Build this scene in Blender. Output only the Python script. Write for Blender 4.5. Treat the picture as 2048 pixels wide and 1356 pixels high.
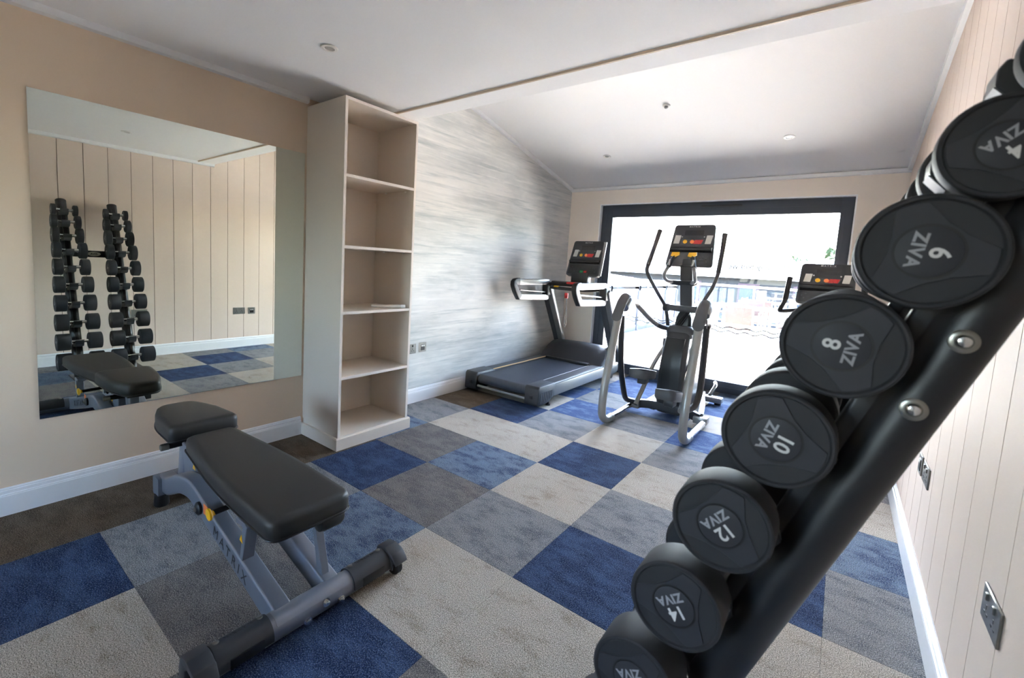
import bpy, bmesh, math, random
from mathutils import Vector, Matrix
R = math.radians
random.seed(7)
for o in list(bpy.data.objects): bpy.data.objects.remove(o, do_unlink=True)
scene = bpy.context.scene
COL = scene.collection

# ------------------------------------------------------------------ camera
F_PX, CX, CY = 905.26, 968.89, 615.97
yaw, pitch, roll = R(-38.119), R(-5.566), R(3.185)
fwd = Vector((math.sin(yaw)*math.cos(pitch), math.cos(yaw)*math.cos(pitch), math.sin(pitch)))
rgt = Vector((math.cos(yaw), -math.sin(yaw), 0)); upv = rgt.cross(fwd)
r2 = math.cos(roll)*rgt + math.sin(roll)*upv
u2 = -math.sin(roll)*rgt + math.cos(roll)*upv
cam = bpy.data.cameras.new('camera'); cam_o = bpy.data.objects.new('camera', cam); COL.objects.link(cam_o)
M = Matrix.Identity(4)
for i in range(3):
    M[i][0], M[i][1], M[i][2] = r2[i], u2[i], -fwd[i]
cam_o.matrix_world = Matrix.Translation((1.4288, -1.4636, 1.2579)) @ M
cam.sensor_fit = 'HORIZONTAL'; cam.sensor_width = 36.0
cam.lens = 36.0*F_PX/2048.0
cam.shift_x = (1024-CX)/2048.0; cam.shift_y = (CY-678)/2048.0
cam.clip_start = 0.02; cam.clip_end = 400
cam.dof.use_dof = True; cam.dof.focus_distance = 2.6; cam.dof.aperture_fstop = 4.5
scene.camera = cam_o

# ------------------------------------------------------------------ sky, sun, exposure
world = bpy.data.worlds.new('sky_world'); scene.world = world; world.use_nodes = True
nt = world.node_tree; nt.nodes.clear()
wo = nt.nodes.new('ShaderNodeOutputWorld'); bg = nt.nodes.new('ShaderNodeBackground')
sky = nt.nodes.new('ShaderNodeTexSky'); sky.sky_type = 'NISHITA'; sky.sun_disc = False
SUN_TRAVEL = Vector((0.65, -0.37, -1.0)).normalized()
sky.sun_elevation = math.asin(-SUN_TRAVEL.z); sky.sun_rotation = math.atan2(-SUN_TRAVEL.x, -SUN_TRAVEL.y)
sky.air_density = 1.0; sky.dust_density = 3.0; sky.ozone_density = 1.0
nt.links.new(sky.outputs[0], bg.inputs[0]); bg.inputs[1].default_value = 0.5
nt.links.new(bg.outputs[0], wo.inputs[0])
sl = bpy.data.lights.new('sun', 'SUN'); sl.energy = 7.0; sl.angle = R(0.6); sl.color = (1.0, .95, .88)
so = bpy.data.objects.new('sun', sl); COL.objects.link(so); so.location = (-6, 8, 12)
so.rotation_euler = SUN_TRAVEL.to_track_quat('-Z', 'Y').to_euler()
vs = scene.view_settings
vs.view_transform = 'Standard'; vs.look = 'None'; vs.gamma = 1.0; vs.use_curve_mapping = False
vs.exposure = 4.52
scene.cycles.max_bounces = 10; scene.cycles.diffuse_bounces = 7; scene.cycles.glossy_bounces = 6
scene.cycles.transmission_bounces = 8; scene.cycles.transparent_max_bounces = 12
scene.cycles.sample_clamp_indirect = 8.0
scene.cycles.caustics_reflective = False; scene.cycles.caustics_refractive = False

# ------------------------------------------------------------------ materials
def s2l(c):
    return tuple((x/255/12.92 if x/255 <= .04045 else ((x/255+.055)/1.055)**2.4) for x in c)
MATS = {}
def mat(name, rgb, rough=.5, metal=0.0, spec=.5, noise=None, bump=None, coat=0.0, ior=None):
    """noise=(scale,(rgb2),fac[,stretch]) colour variation, bump=(scale,strength)"""
    if name in MATS: return MATS[name]
    m = bpy.data.materials.new(name); m.use_nodes = True
    t = m.node_tree; b = t.nodes['Principled BSDF']
    c = s2l(rgb)+(1,)
    b.inputs['Base Color'].default_value = c; b.inputs['Roughness'].default_value = rough
    b.inputs['Metallic'].default_value = metal; b.inputs['Specular IOR Level'].default_value = spec
    if coat: b.inputs['Coat Weight'].default_value = coat; b.inputs['Coat Roughness'].default_value = .15
    geo = None
    if noise or bump:
        geo = t.nodes.new('ShaderNodeNewGeometry')
    if noise:
        mp = t.nodes.new('ShaderNodeMapping'); mp.inputs['Scale'].default_value = noise[3] if len(noise) > 3 else (1, 1, 1)
        t.links.new(geo.outputs['Position'], mp.inputs[0])
        n = t.nodes.new('ShaderNodeTexNoise'); n.inputs['Scale'].default_value = noise[0]; n.inputs['Detail'].default_value = 4
        t.links.new(mp.outputs[0], n.inputs['Vector'])
        mx = t.nodes.new('ShaderNodeMix'); mx.data_type = 'RGBA'
        mx.inputs[6].default_value = c; mx.inputs[7].default_value = s2l(noise[1])+(1,)
        rp = t.nodes.new('ShaderNodeMapRange'); rp.inputs[1].default_value = .35; rp.inputs[2].default_value = .65
        rp.inputs[3].default_value = 0; rp.inputs[4].default_value = noise[2]
        t.links.new(n.outputs[0], rp.inputs[0]); t.links.new(rp.outputs[0], mx.inputs[0])
        t.links.new(mx.outputs[2], b.inputs['Base Color'])
    if bump:
        n2 = t.nodes.new('ShaderNodeTexNoise'); n2.inputs['Scale'].default_value = bump[0]; n2.inputs['Detail'].default_value = 3
        t.links.new(geo.outputs['Position'], n2.inputs['Vector'])
        bp = t.nodes.new('ShaderNodeBump'); bp.inputs['Strength'].default_value = bump[1]; bp.inputs['Distance'].default_value = .002
        t.links.new(n2.outputs[0], bp.inputs['Height']); t.links.new(bp.outputs[0], b.inputs['Normal'])
    MATS[name] = m
    return m

def carpet(name, ca, cb, cc, thr=.5, stretch=(.55, 1, 1)):
    """loop pile carpet tile: two blotchy tones plus a pale yarn fleck"""
    m = bpy.data.materials.new(name); m.use_nodes = True
    t = m.node_tree; N = t.nodes; L = t.links; b = N['Principled BSDF']
    b.inputs['Roughness'].default_value = .95; b.inputs['Specular IOR Level'].default_value = .08
    g = N.new('ShaderNodeNewGeometry')
    mp = N.new('ShaderNodeMapping'); mp.inputs['Scale'].default_value = stretch; L.new(g.outputs['Position'], mp.inputs[0])
    n1 = N.new('ShaderNodeTexNoise'); n1.inputs['Scale'].default_value = 11; n1.inputs['Detail'].default_value = 8; n1.inputs['Roughness'].default_value = .76
    L.new(mp.outputs[0], n1.inputs['Vector'])
    r1 = N.new('ShaderNodeMapRange'); r1.inputs[1].default_value = thr-.07; r1.inputs[2].default_value = thr+.07; L.new(n1.outputs[0], r1.inputs[0])
    mx1 = N.new('ShaderNodeMix'); mx1.data_type = 'RGBA'; mx1.inputs[6].default_value = s2l(ca)+(1,); mx1.inputs[7].default_value = s2l(cb)+(1,)
    L.new(r1.outputs[0], mx1.inputs[0])
    n2 = N.new('ShaderNodeTexNoise'); n2.inputs['Scale'].default_value = 210; n2.inputs['Detail'].default_value = 2
    L.new(g.outputs['Position'], n2.inputs['Vector'])
    r2_ = N.new('ShaderNodeMapRange'); r2_.inputs[1].default_value = .46; r2_.inputs[2].default_value = .66; r2_.inputs[4].default_value = .75; L.new(n2.outputs[0], r2_.inputs[0])
    mx2 = N.new('ShaderNodeMix'); mx2.data_type = 'RGBA'; mx2.inputs[7].default_value = s2l(cc)+(1,)
    L.new(mx1.outputs[2], mx2.inputs[6]); L.new(r2_.outputs[0], mx2.inputs[0])
    n3 = N.new('ShaderNodeTexNoise'); n3.inputs['Scale'].default_value = 330; n3.inputs['Detail'].default_value = 1
    L.new(g.outputs['Position'], n3.inputs['Vector'])
    r3 = N.new('ShaderNodeMapRange'); r3.inputs[1].default_value = .34; r3.inputs[2].default_value = .66; r3.inputs[3].default_value = .30; r3.inputs[4].default_value = 1.7; L.new(n3.outputs[0], r3.inputs[0])
    vm = N.new('ShaderNodeVectorMath'); vm.operation = 'SCALE'; L.new(mx2.outputs[2], vm.inputs[0]); L.new(r3.outputs[0], vm.inputs['Scale'])
    L.new(vm.outputs[0], b.inputs['Base Color'])
    bp = N.new('ShaderNodeBump'); bp.inputs['Strength'].default_value = .55; bp.inputs['Distance'].default_value = .003
    L.new(n2.outputs[0], bp.inputs['Height']); L.new(bp.outputs[0], b.inputs['Normal'])
    return m

def glass_mat(name, tint=(1, 1, 1), refl=.08):
    m = bpy.data.materials.new(name); m.use_nodes = True
    t = m.node_tree; t.nodes.clear()
    o = t.nodes.new('ShaderNodeOutputMaterial'); tr = t.nodes.new('ShaderNodeBsdfTransparent'); gl = t.nodes.new('ShaderNodeBsdfGlossy')
    tr.inputs[0].default_value = tint+(1,); gl.inputs['Roughness'].default_value = 0.0
    mx = t.nodes.new('ShaderNodeMixShader'); fr = t.nodes.new('ShaderNodeFresnel'); fr.inputs[0].default_value = 1.45
    t.links.new(fr.outputs[0], mx.inputs[0]); t.links.new(tr.outputs[0], mx.inputs[1]); t.links.new(gl.outputs[0], mx.inputs[2])
    t.links.new(mx.outputs[0], o.inputs[0]); return m

def wallpaper_mat():
    """brushed concrete look paper: long horizontal streaks of white, warm grey and teal grey"""
    m = bpy.data.materials.new('brushed_wallpaper'); m.use_nodes = True
    t = m.node_tree; N = t.nodes; L = t.links; b = N['Principled BSDF']
    b.inputs['Roughness'].default_value = .55; b.inputs['Specular IOR Level'].default_value = .35
    g = N.new('ShaderNodeNewGeometry')
    def streak(sc, st, lo, hi, det=6):
        mp = N.new('ShaderNodeMapping'); mp.inputs['Scale'].default_value = st; L.new(g.outputs['Position'], mp.inputs[0])
        n = N.new('ShaderNodeTexNoise'); n.inputs['Scale'].default_value = sc; n.inputs['Detail'].default_value = det; n.inputs['Roughness'].default_value = .62
        L.new(mp.outputs[0], n.inputs['Vector'])
        r = N.new('ShaderNodeMapRange'); r.inputs[1].default_value = lo; r.inputs[2].default_value = hi; L.new(n.outputs[0], r.inputs[0]); return r
    s1 = streak(1.7, (1, .5, 2.6), .34, .66, 5); s2 = streak(6, (1, .22, 4.6), .53, .78, 7); s3 = streak(2.3, (1, .6, 2.0), .50, .78, 8)
    s4 = streak(12, (1, .18, 4), .50, .86, 5)
    def mixc(f, a, bcol):
        mx = N.new('ShaderNodeMix'); mx.data_type = 'RGBA'; L.new(f.outputs[0], mx.inputs[0])
        if isinstance(a, tuple): mx.inputs[6].default_value = s2l(a)+(1,)
        else: L.new(a.outputs[2], mx.inputs[6])
        mx.inputs[7].default_value = s2l(bcol)+(1,); return mx
    c = mixc(s1, (190, 191, 189), (218, 216, 211)); c = mixc(s3, c, (170, 175, 175)); c = mixc(s2, c, (148, 158, 160)); c = mixc(s4, c, (232, 230, 225))
    L.new(c.outputs[2], b.inputs['Base Color'])
    return m

m_beige = mat('beige_wall_paint', (218, 197, 173), .75, spec=.2, noise=(1.3, (213, 192, 168), .5))
m_panel = mat('pinkish_beige_panel_paint', (216, 197, 182), .6, spec=.3)
m_groove = mat('panel_groove_paint', (96, 76, 64), .8)
m_white = mat('white_ceiling_paint', (238, 238, 238), .85, spec=.2)
m_trim = mat('white_gloss_trim', (226, 226, 226), .35)
m_bead = mat('tan_bead', (196, 178, 154), .6)
m_shelf = mat('greige_melamine', (212, 200, 186), .45, spec=.4)
m_shelfedge = mat('greige_edge_banding', (224, 215, 206), .45)
m_paper = wallpaper_mat()
m_anth = mat('anthracite_powder_coat', (62, 68, 78), .45)
m_chrome = mat('chrome', (215, 215, 215), .18, 1.0)
m_steel = mat('brushed_nickel', (150, 148, 142), .32, 1.0)
m_rubber = mat('black_rubber', (40, 40, 44), .62, spec=.4, bump=(900, .12))
m_rubberface = mat('charcoal_urethane', (46, 46, 52), .55, spec=.4)
m_blackpc = mat('black_powder_coat', (26, 26, 31), .38, spec=.5, bump=(1400, .08))
m_plast = mat('dark_grey_plastic', (44, 45, 49), .45)
m_plast2 = mat('mid_grey_plastic', (74, 75, 78), .5)
m_black = mat('black_plastic', (20, 20, 22), .4)
m_silver = mat('silver_grey_paint', (150, 150, 148), .35, .55)
m_bench = mat('blue_grey_metallic_paint', (130, 136, 148), .32, .45)
m_vinyl = mat('black_vinyl_upholstery', (44, 42, 41), .5, spec=.45, bump=(700, .15))
m_letter = mat('white_print', (205, 205, 205), .6)
m_lettergrey = mat('grey_print', (150, 150, 155), .6)
m_darkprint = mat('dark_print', (34, 36, 42), .5)
m_yellow = mat('yellow_plastic', (244, 184, 26), .4)
m_orange = mat('orange_plastic', (236, 124, 62), .45)
m_red = mat('red_plastic', (205, 45, 45), .45)
m_green = mat('green_plastic', (45, 165, 95), .45)
m_paperstrip = mat('pale_instruction_strip', (205, 203, 196), .6)
m_display = mat('dark_display', (40, 40, 42), .2)
m_belt = mat('treadmill_belt', (52, 58, 68), .45, noise=(60, (44, 48, 56), .6))
m_wood = mat('pale_yellow_strip', (222, 186, 130), .5)
m_mirror = mat('mirror_glass', (232, 236, 226), 0.0, 1.0)
m_mirroredge = mat('mirror_edge', (70, 78, 70), .3)
m_glass = glass_mat('window_glass', (.97, .985, .98))
m_balu = glass_mat('balustrade_glass', (.9, .95, .95))
m_vinylfilm = mat('white_window_film', (240, 240, 240), .7)
m_bluefilm = mat('blue_window_film', (70, 90, 140), .7)
m_deck = mat('weathered_decking', (186, 180, 172), .8, noise=(9, (164, 158, 152), .8, (.1, 1, 1)))
m_slate = mat('slate_blue_frame', (28, 32, 42), .6)
m_whitepanel = mat('white_screen_panel', (225, 228, 232), .6)
m_tan = mat('tan_wicker', (44, 25, 17), .7, noise=(90, (36, 19, 13), .7))
m_whitemetal = mat('white_metal', (228, 228, 228), .4)
m_clad = mat('grey_cladding', (25, 26, 29), .8)
m_roofing = mat('pale_corrugated_roof', (120, 120, 120), .6)
m_maroon = mat('maroon_window_frame', (50, 26, 38), .6)
m_winblue = mat('window_pane_blue', (28, 44, 60), .2)
m_leaf = mat('tree_leaf', (52, 64, 30), .8, noise=(3, (38, 50, 20), 1))
m_leaf2 = mat('pale_bush_leaf', (120, 130, 90), .8, noise=(5, (90, 104, 64), 1))
m_bark = mat('bark', (96, 80, 64), .9)
m_ground = mat('asphalt_ground', (72, 70, 68), .9)
m_plastwhite = mat('white_plastic', (228, 226, 220), .4)
CARPET = {
 'navy':  carpet('carpet_navy', (27, 39, 70), (54, 72, 104), (92, 106, 130), .52),
 'steel': carpet('carpet_steel_blue', (38, 55, 90), (96, 112, 132), (136, 144, 152), .47),
 'blue':  carpet('carpet_bright_blue', (30, 56, 104), (84, 106, 136), (118, 130, 150), .55),
 'grey':  carpet('carpet_blue_grey', (84, 88, 96), (124, 124, 125), (158, 155, 150), .46),
 'taupe': carpet('carpet_grey_taupe', (82, 80, 82), (110, 106, 103), (148, 141, 134), .5),
 'beige': carpet('carpet_beige', (136, 124, 108), (168, 159, 147), (190, 182, 171), .42),
 'brown': carpet('carpet_brown', (74, 62, 50), (96, 84, 70), (116, 105, 92), .5),
}

# ------------------------------------------------------------------ geometry helpers
class G:
    def __init__(s): s.v = []; s.f = []
    def add(s, v, f):
        o = len(s.v); s.v += [tuple(p) for p in v]; s.f += [tuple(i+o for i in q) for q in f]; return s
    def bm(s, b):
        b.verts.index_update(); s.add([v.co[:] for v in b.verts], [[v.index for v in q.verts] for q in b.faces]); b.free(); return s
    def box(s, x0, x1, y0, y1, z0, z1, bev=0, seg=2, rot=None, piv=None):
        b = bmesh.new(); bmesh.ops.create_cube(b, size=1.0)
        for v in b.verts:
            v.co = Vector(((x0+x1)/2+v.co.x*(x1-x0), (y0+y1)/2+v.co.y*(y1-y0), (z0+z1)/2+v.co.z*(z1-z0)))
        if bev: bmesh.ops.bevel(b, geom=b.edges[:], offset=bev, segments=seg, affect='EDGES', profile=.5)
        if rot is not None:
            pv = Vector(piv) if piv else Vector(((x0+x1)/2, (y0+y1)/2, (z0+z1)/2))
            for v in b.verts: v.co = rot @ (v.co-pv) + pv
        return s.bm(b)
    def prism(s, poly, axis, lo, hi, bev=0, seg=2):
        """poly: 2D points in the plane perpendicular to axis. axis x:(y,z) y:(x,z) z:(x,y)"""
        def P(a, b, c): return {'x': (c, a, b), 'y': (a, c, b), 'z': (a, b, c)}[axis]
        b = bmesh.new(); A = [b.verts.new(P(p[0], p[1], lo)) for p in poly]; B = [b.verts.new(P(p[0], p[1], hi)) for p in poly]
        n = len(poly); b.faces.new(A); b.faces.new(B[::-1])
        for i in range(n): b.faces.new((A[i], B[i], B[(i+1) % n], A[(i+1) % n]))
        bmesh.ops.recalc_face_normals(b, faces=b.faces[:])
        if bev: bmesh.ops.bevel(b, geom=b.edges[:], offset=bev, segments=seg, affect='EDGES', profile=.5)
        bmesh.ops.triangulate(b, faces=[q for q in b.faces if len(q.verts) > 4])
        return s.bm(b)
    def tube(s, path, r, n=12, sub=6, prof=None, ref=None, closed=False):
        """path of 3D points smoothed by Catmull-Rom; r radius or list; prof = list of (a,b) unit section points"""
        P = [Vector(p) for p in path]; rr = r if isinstance(r, (list, tuple)) else [r]*len(P)
        pts = []; rad = []
        m = len(P)
        if sub > 1 and m > 2:
            for i in range(m if closed else m-1):
                p0, p1, p2, p3 = (P[(i-1) % m], P[i], P[(i+1) % m], P[(i+2) % m]) if closed else (P[max(i-1, 0)], P[i], P[i+1], P[min(i+2, m-1)])
                for k in range(sub):
                    t = k/sub
                    pts.append(.5*((2*p1)+(-p0+p2)*t+(2*p0-5*p1+4*p2-p3)*t*t+(-p0+3*p1-3*p2+p3)*t**3))
                    rad.append(rr[i]*(1-t)+rr[(i+1) % m]*t)
            if not closed: pts.append(P[-1]); rad.append(rr[-1])
        else: pts, rad = P, list(rr)
        if prof is None: prof = [(math.cos(2*math.pi*k/n), math.sin(2*math.pi*k/n)) for k in range(n)]
        n = len(prof); k = len(pts)
        tan = []
        for i in range(k):
            a = pts[(i-1) % k] if (closed or i > 0) else pts[i]; b = pts[(i+1) % k] if (closed or i < k-1) else pts[i]
            tan.append((b-a).normalized())
        up = Vector(ref) if ref else (Vector((0, 0, 1)) if abs(tan[0].z) < .9 else Vector((1, 0, 0)))
        V = []; Fc = []
        for i in range(k):
            t = tan[i]
            if ref: up = Vector(ref)
            a = up.cross(t)
            if a.length < 1e-5: a = Vector((1, 0, 0)).cross(t)
            a.normalize(); b = t.cross(a).normalized(); up = b
            for (c, d) in prof: V.append(pts[i]+a*c*rad[i]+b*d*rad[i])
        for i in range(k if closed else k-1):
            j = (i+1) % k
            for q in range(n): Fc.append((i*n+q, i*n+(q+1) % n, j*n+(q+1) % n, j*n+q))
        if not closed:
            V.append(pts[0]); V.append(pts[-1]); c0 = len(V)-2; c1 = len(V)-1
            for q in range(n):
                Fc.append((c0, (q+1) % n, q)); Fc.append((c1, (k-1)*n+q, (k-1)*n+(q+1) % n))
        return s.add(V, Fc)
    def lathe(s, prof, o=(0, 0, 0), ax=(0, 0, 1), n=24):
        """prof [(r,h)] along axis"""
        o = Vector(o); ax = Vector(ax).normalized(); a = ax.orthogonal().normalized(); b = ax.cross(a); V = []; Fc = []
        for (r, h) in prof:
            for k in range(n):
                t = 2*math.pi*k/n; V.append(o+ax*h+(a*math.cos(t)+b*math.sin(t))*max(r, 1e-5))
        for i in range(len(prof)-1):
            for k in range(n): Fc.append((i*n+k, i*n+(k+1) % n, (i+1)*n+(k+1) % n, (i+1)*n+k))
        Fc.append(tuple(range(n))[::-1]); Fc.append(tuple((len(prof)-1)*n+k for k in range(n)))
        return s.add(V, Fc)
    def loft(s, rings, cap=True):
        n = len(rings[0]); V = [p for r_ in rings for p in r_]; Fc = []
        for i in range(len(rings)-1):
            for k in range(n): Fc.append((i*n+k, i*n+(k+1) % n, (i+1)*n+(k+1) % n, (i+1)*n+k))
        if cap: Fc.append(tuple(range(n))[::-1]); Fc.append(tuple((len(rings)-1)*n+k for k in range(n)))
        return s.add(V, Fc)
    def ball(s, c, r, n=10, sc=(1, 1, 1)):
        b = bmesh.new(); bmesh.ops.create_uvsphere(b, u_segments=n, v_segments=max(6, n//2+2), radius=1)
        for v in b.verts: v.co = Vector((c[0]+v.co.x*r*sc[0], c[1]+v.co.y*r*sc[1], c[2]+v.co.z*r*sc[2]))
        return s.bm(b)
    def mesh(s, m4, o, u, v):
        """place an existing mesh (xy plane) with local axes u,v at o"""
        o = Vector(o); u = Vector(u); v = Vector(v); w = u.cross(v)
        return s.add([o+u*q.co.x+v*q.co.y+w*q.co.z for q in m4.vertices], [list(p.vertices) for p in m4.polygons])

RSEC = []
for cx_, cy_, a0 in ((.72, .72, 0), (-.72, .72, 90), (-.72, -.72, 180), (.72, -.72, 270)):
    for k in range(4): RSEC.append((cx_+.28*math.cos(R(a0+30*k)), cy_+.28*math.sin(R(a0+30*k))))
def rsec(a, b): return [(p[0]*a, p[1]*b) for p in RSEC]

LOC = {}
def link(name, me, parent=None, loc=None):
    o = bpy.data.objects.new(name, me); COL.objects.link(o)
    if parent is not None: o.parent = parent
    if loc is not None: o.location = loc
    return o
def obj(name, g, m, parent=None, smooth=38, origin=None):
    """link builder g (world coordinates) as ONE mesh; children are stored relative to their root's location"""
    base = Vector((0, 0, 0))
    if parent is not None: base = LOC.get(parent.name, Vector((0, 0, 0)))
    elif origin is not None: base = Vector(origin)
    me = bpy.data.meshes.new(name)
    me.from_pydata([(p[0]-base.x, p[1]-base.y, p[2]-base.z) for p in g.v], [], g.f)
    me.materials.append(m)
    b = bmesh.new(); b.from_mesh(me); bmesh.ops.recalc_face_normals(b, faces=b.faces[:]); b.to_mesh(me); b.free()
    if smooth:
        me.shade_smooth(); me.set_sharp_from_angle(angle=R(smooth))
    o = link(name, me, parent)
    if parent is None and origin is not None: o.location = base
    LOC[o.name] = base
    return o
def tag(o, label, cat, group=None):
    o['label'] = label; o['category'] = cat
    if group: o['group'] = group
    return o
def thing(name, label, cat, loc=(0, 0, 0), group=None):
    o = bpy.data.objects.new(name, None); COL.objects.link(o); o.empty_display_size = .1
    o.location = loc; LOC[o.name] = Vector(loc)
    return tag(o, label, cat, group)
def struct(name, g, m, smooth=0):
    o = obj(name, g, m, None, smooth); o['kind'] = 'structure'; return o
TXT = {}
def text_mesh(s, size, bold=0.0, extrude=.0, align='CENTER', spacing=1.0):
    k = (s, size, bold, extrude, align, spacing)
    if k in TXT: return TXT[k]
    c = bpy.data.curves.new('lettering', 'FONT'); c.body = s; c.size = size; c.offset = bold*size; c.extrude = extrude
    c.align_x = align; c.align_y = 'CENTER'; c.resolution_u = 3; c.space_character = spacing
    o = bpy.data.objects.new('lettering', c); COL.objects.link(o)
    dg = bpy.context.evaluated_depsgraph_get(); dg.update()
    me = bpy.data.meshes.new_from_object(o.evaluated_get(dg))
    bpy.data.objects.remove(o, do_unlink=True); bpy.data.curves.remove(c)
    TXT[k] = me; return me
def copy_tree(o, loc, rot=None, parent=None):
    c = o.copy(); COL.objects.link(c); c.parent = parent
    if loc is not None: c.location = loc
    if rot is not None: c.rotation_euler = rot
    for ch in list(o.children): copy_tree(ch, None, None, c)
    return c

# ------------------------------------------------------------------ room shell
XL, XR, YB, YF = -1.455, 1.796, 3.921, -5.25
ZC = 2.275                      # flat ceiling height
YBEAM = 0.87                    # far edge of the lowered soffit
SL = 0.2115                     # slope of the far ceiling
def zs(y): return 2.285 + SL*(YB-y)     # far sloped ceiling underside
TH = .12
# floor slab + carpet tiles
floor = struct('floor', G().box(XL-TH, XR+TH, YF-TH, YB+.17, -.12, -.006), mat('screed', (110, 105, 100), .9))
MAP = {}
def tl(j, s, i0=-3):
    for k, c in enumerate(s.split()): MAP[(i0+k, j)] = c
#           x: -1.5   -1     -.5     0      .5     1      1.5
tl(7,  'grey  beige  blue  grey  steel grey  beige')
tl(6,  'beige grey   blue  beige blue  grey  taupe')
tl(5,  'grey  blue   grey  blue  beige taupe grey')
tl(4,  'beige beige  blue  grey  blue  beige grey')
tl(3,  'brown navy   grey  beige grey  steel beige')
tl(2,  'grey  beige  beige navy  beige grey  steel')
tl(1,  'steel taupe  steel beige grey  navy  grey')
tl(0,  'brown navy   taupe grey  navy  beige beige')
tl(-1, 'brown grey   steel beige beige taupe navy')
tl(-2, 'brown grey   taupe navy  taupe steel grey')
tl(-3, 'brown navy   beige taupe grey  beige steel')
tl(-4, 'grey  beige  grey  steel beige navy  beige')
tl(-5, 'beige navy   beige grey  navy  grey  taupe')
tl(-6, 'navy  grey   steel beige grey  beige grey')
rt = random.Random(3)
for j in range(-11, -6):
    for i in range(-3, 4): MAP[(i, j)] = rt.choice(['navy', 'grey', 'beige', 'taupe', 'steel', 'beige'])
tile_me = {}
for (i, j), c in MAP.items():
    x0, x1 = max(i*.5, XL), min(i*.5+.5, XR); y0, y1 = max(j*.5, YF), min(j*.5+.5, YB+.09)
    if x1-x0 < .01 or y1-y0 < .01: continue
    key = (round(x1-x0, 4), round(y1-y0, 4), c)
    if key not in tile_me:
        g = G().box(0, x1-x0, 0, y1-y0, -.006, 0, .0012, 1)
        me = bpy.data.meshes.new('carpet_tile'); me.from_pydata(g.v, [], g.f); me.materials.append(CARPET[c]); tile_me[key] = me
    link('carpet_tile', tile_me[key], floor, (x0, y0, 0))

# left wall: painted part and papered part
struct('wall_left', G().box(XL-TH, XL, YF-TH, .81, -.1, 3.0), m_beige)
struct('wall_left', G().box(XL-TH, XL, .81, YB+TH, -.1, 3.0), m_paper)
# window wall with opening
OX0, OX1, OZ1 = -1.045, 1.452, 2.075
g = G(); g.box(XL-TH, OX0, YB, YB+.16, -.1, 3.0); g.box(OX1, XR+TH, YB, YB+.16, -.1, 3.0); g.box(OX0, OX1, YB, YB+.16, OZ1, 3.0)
wall_back = struct('wall_back', g, mat('cream_lifted_for_glare', (234, 223, 210), .75, spec=.2))  # wall colour lightened beyond the beige walls to make up for window glare
# reveal lining (white)
g = G(); g.box(OX0, OX0+.012, YB-.002, YB+.06, 0, OZ1); g.box(OX1-.012, OX1, YB-.002, YB+.06, 0, OZ1); g.box(OX0, OX1, YB-.002, YB+.06, OZ1-.012, OZ1)
struct('trim_1', g, m_white)
# near end wall with a plain white door behind the photographer
DX0, DX1, DZ = .65, 1.50, 2.03
NX0, NX1, NZ0, NZ1 = -1.2, .30, 1.05, 2.10  # opening for the other added fill-light window, out of view
g = G(); g.box(XL-TH, NX0, YF-TH, YF, -.1, 3.0); g.box(NX1, XR+TH, YF-TH, YF, -.1, 3.0); g.box(NX0, NX1, YF-TH, YF, -.1, NZ0); g.box(NX0, NX1, YF-TH, YF, NZ1, 3.0)
struct('wall_front', g, m_beige)
# right wall: backing + separate boards
EY0, EY1, EZ0, EZ = -4.6, -3.3, 1.10, 2.05      # opening for an added, unseen fill-light window
g = G(); g.box(XR, XR+TH, YF-TH, EY0, -.1, 3.0); g.box(XR, XR+TH, EY1, YB+TH, -.1, 3.0); g.box(XR, XR+TH, EY0, EY1, EZ, 3.0); g.box(XR, XR+TH, EY0, EY1, -.1, EZ0)
wall_right = struct('wall_right', g, m_groove)
GY = [0.051+.1955*k for k in range(-30, 21)]
edges = [YF]+[y for y in GY if YF+.03 < y < YB-.03]+[YB]
edges = sorted(set([e for e in edges if not EY0 < e < EY1]+[EY0, EY1]))
for a, b in zip(edges[:-1], edges[1:]):
    a2, b2 = a+.0024, b-.0024
    if EY0-.01 < (a+b)/2 < EY1+.01:
        obj('board', G().box(XR-.006, XR+.001, a2, b2, EZ, ZC+.02), m_panel, wall_right, 0)
        obj('board', G().box(XR-.006, XR+.001, a2, b2, .05, EZ0), m_panel, wall_right, 0); continue
    segs = []
    def top(y): return ZC+.02 if y < YBEAM else zs(y)+.02
    if a2 < YBEAM < b2:
        poly = [(a2, .05), (b2, .05), (b2, top(b2)), (YBEAM, zs(YBEAM)+.02), (YBEAM, ZC+.02), (a2, ZC+.02)]
    else:
        poly = [(a2, .05), (b2, .05), (b2, top(b2)), (a2, top(a2))]
    g = G().prism(poly, 'x', XR-.006, XR+.001)
    # eased long edges
    obj('board', g, m_panel, wall_right, 0)
# ceilings
struct('ceiling', G().box(XL-TH, XR+TH, YF-TH, .680, ZC, ZC+.1), m_white)
g = G().box(XL-TH, XR+TH, .700, YBEAM, ZC-.004, ZC+.1)
g.box(XL-TH, XR+TH, YBEAM-.1, YBEAM, ZC, 3.0)
struct('trim_2', g, m_white)
struct('trim_3', G().box(XL-TH, XR+TH, .686, .702, ZC-.009, ZC+.05, .002, 1), m_bead)
g = G(); y0, y1 = YBEAM-.02, YB+.2
g.prism([(y0, zs(y0)), (y1, zs(y1)), (y1, zs(y1)+.12), (y0, zs(y0)+.12)], 'x', XL-TH, XR+TH)
struct('ceiling', g, m_white)
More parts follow.
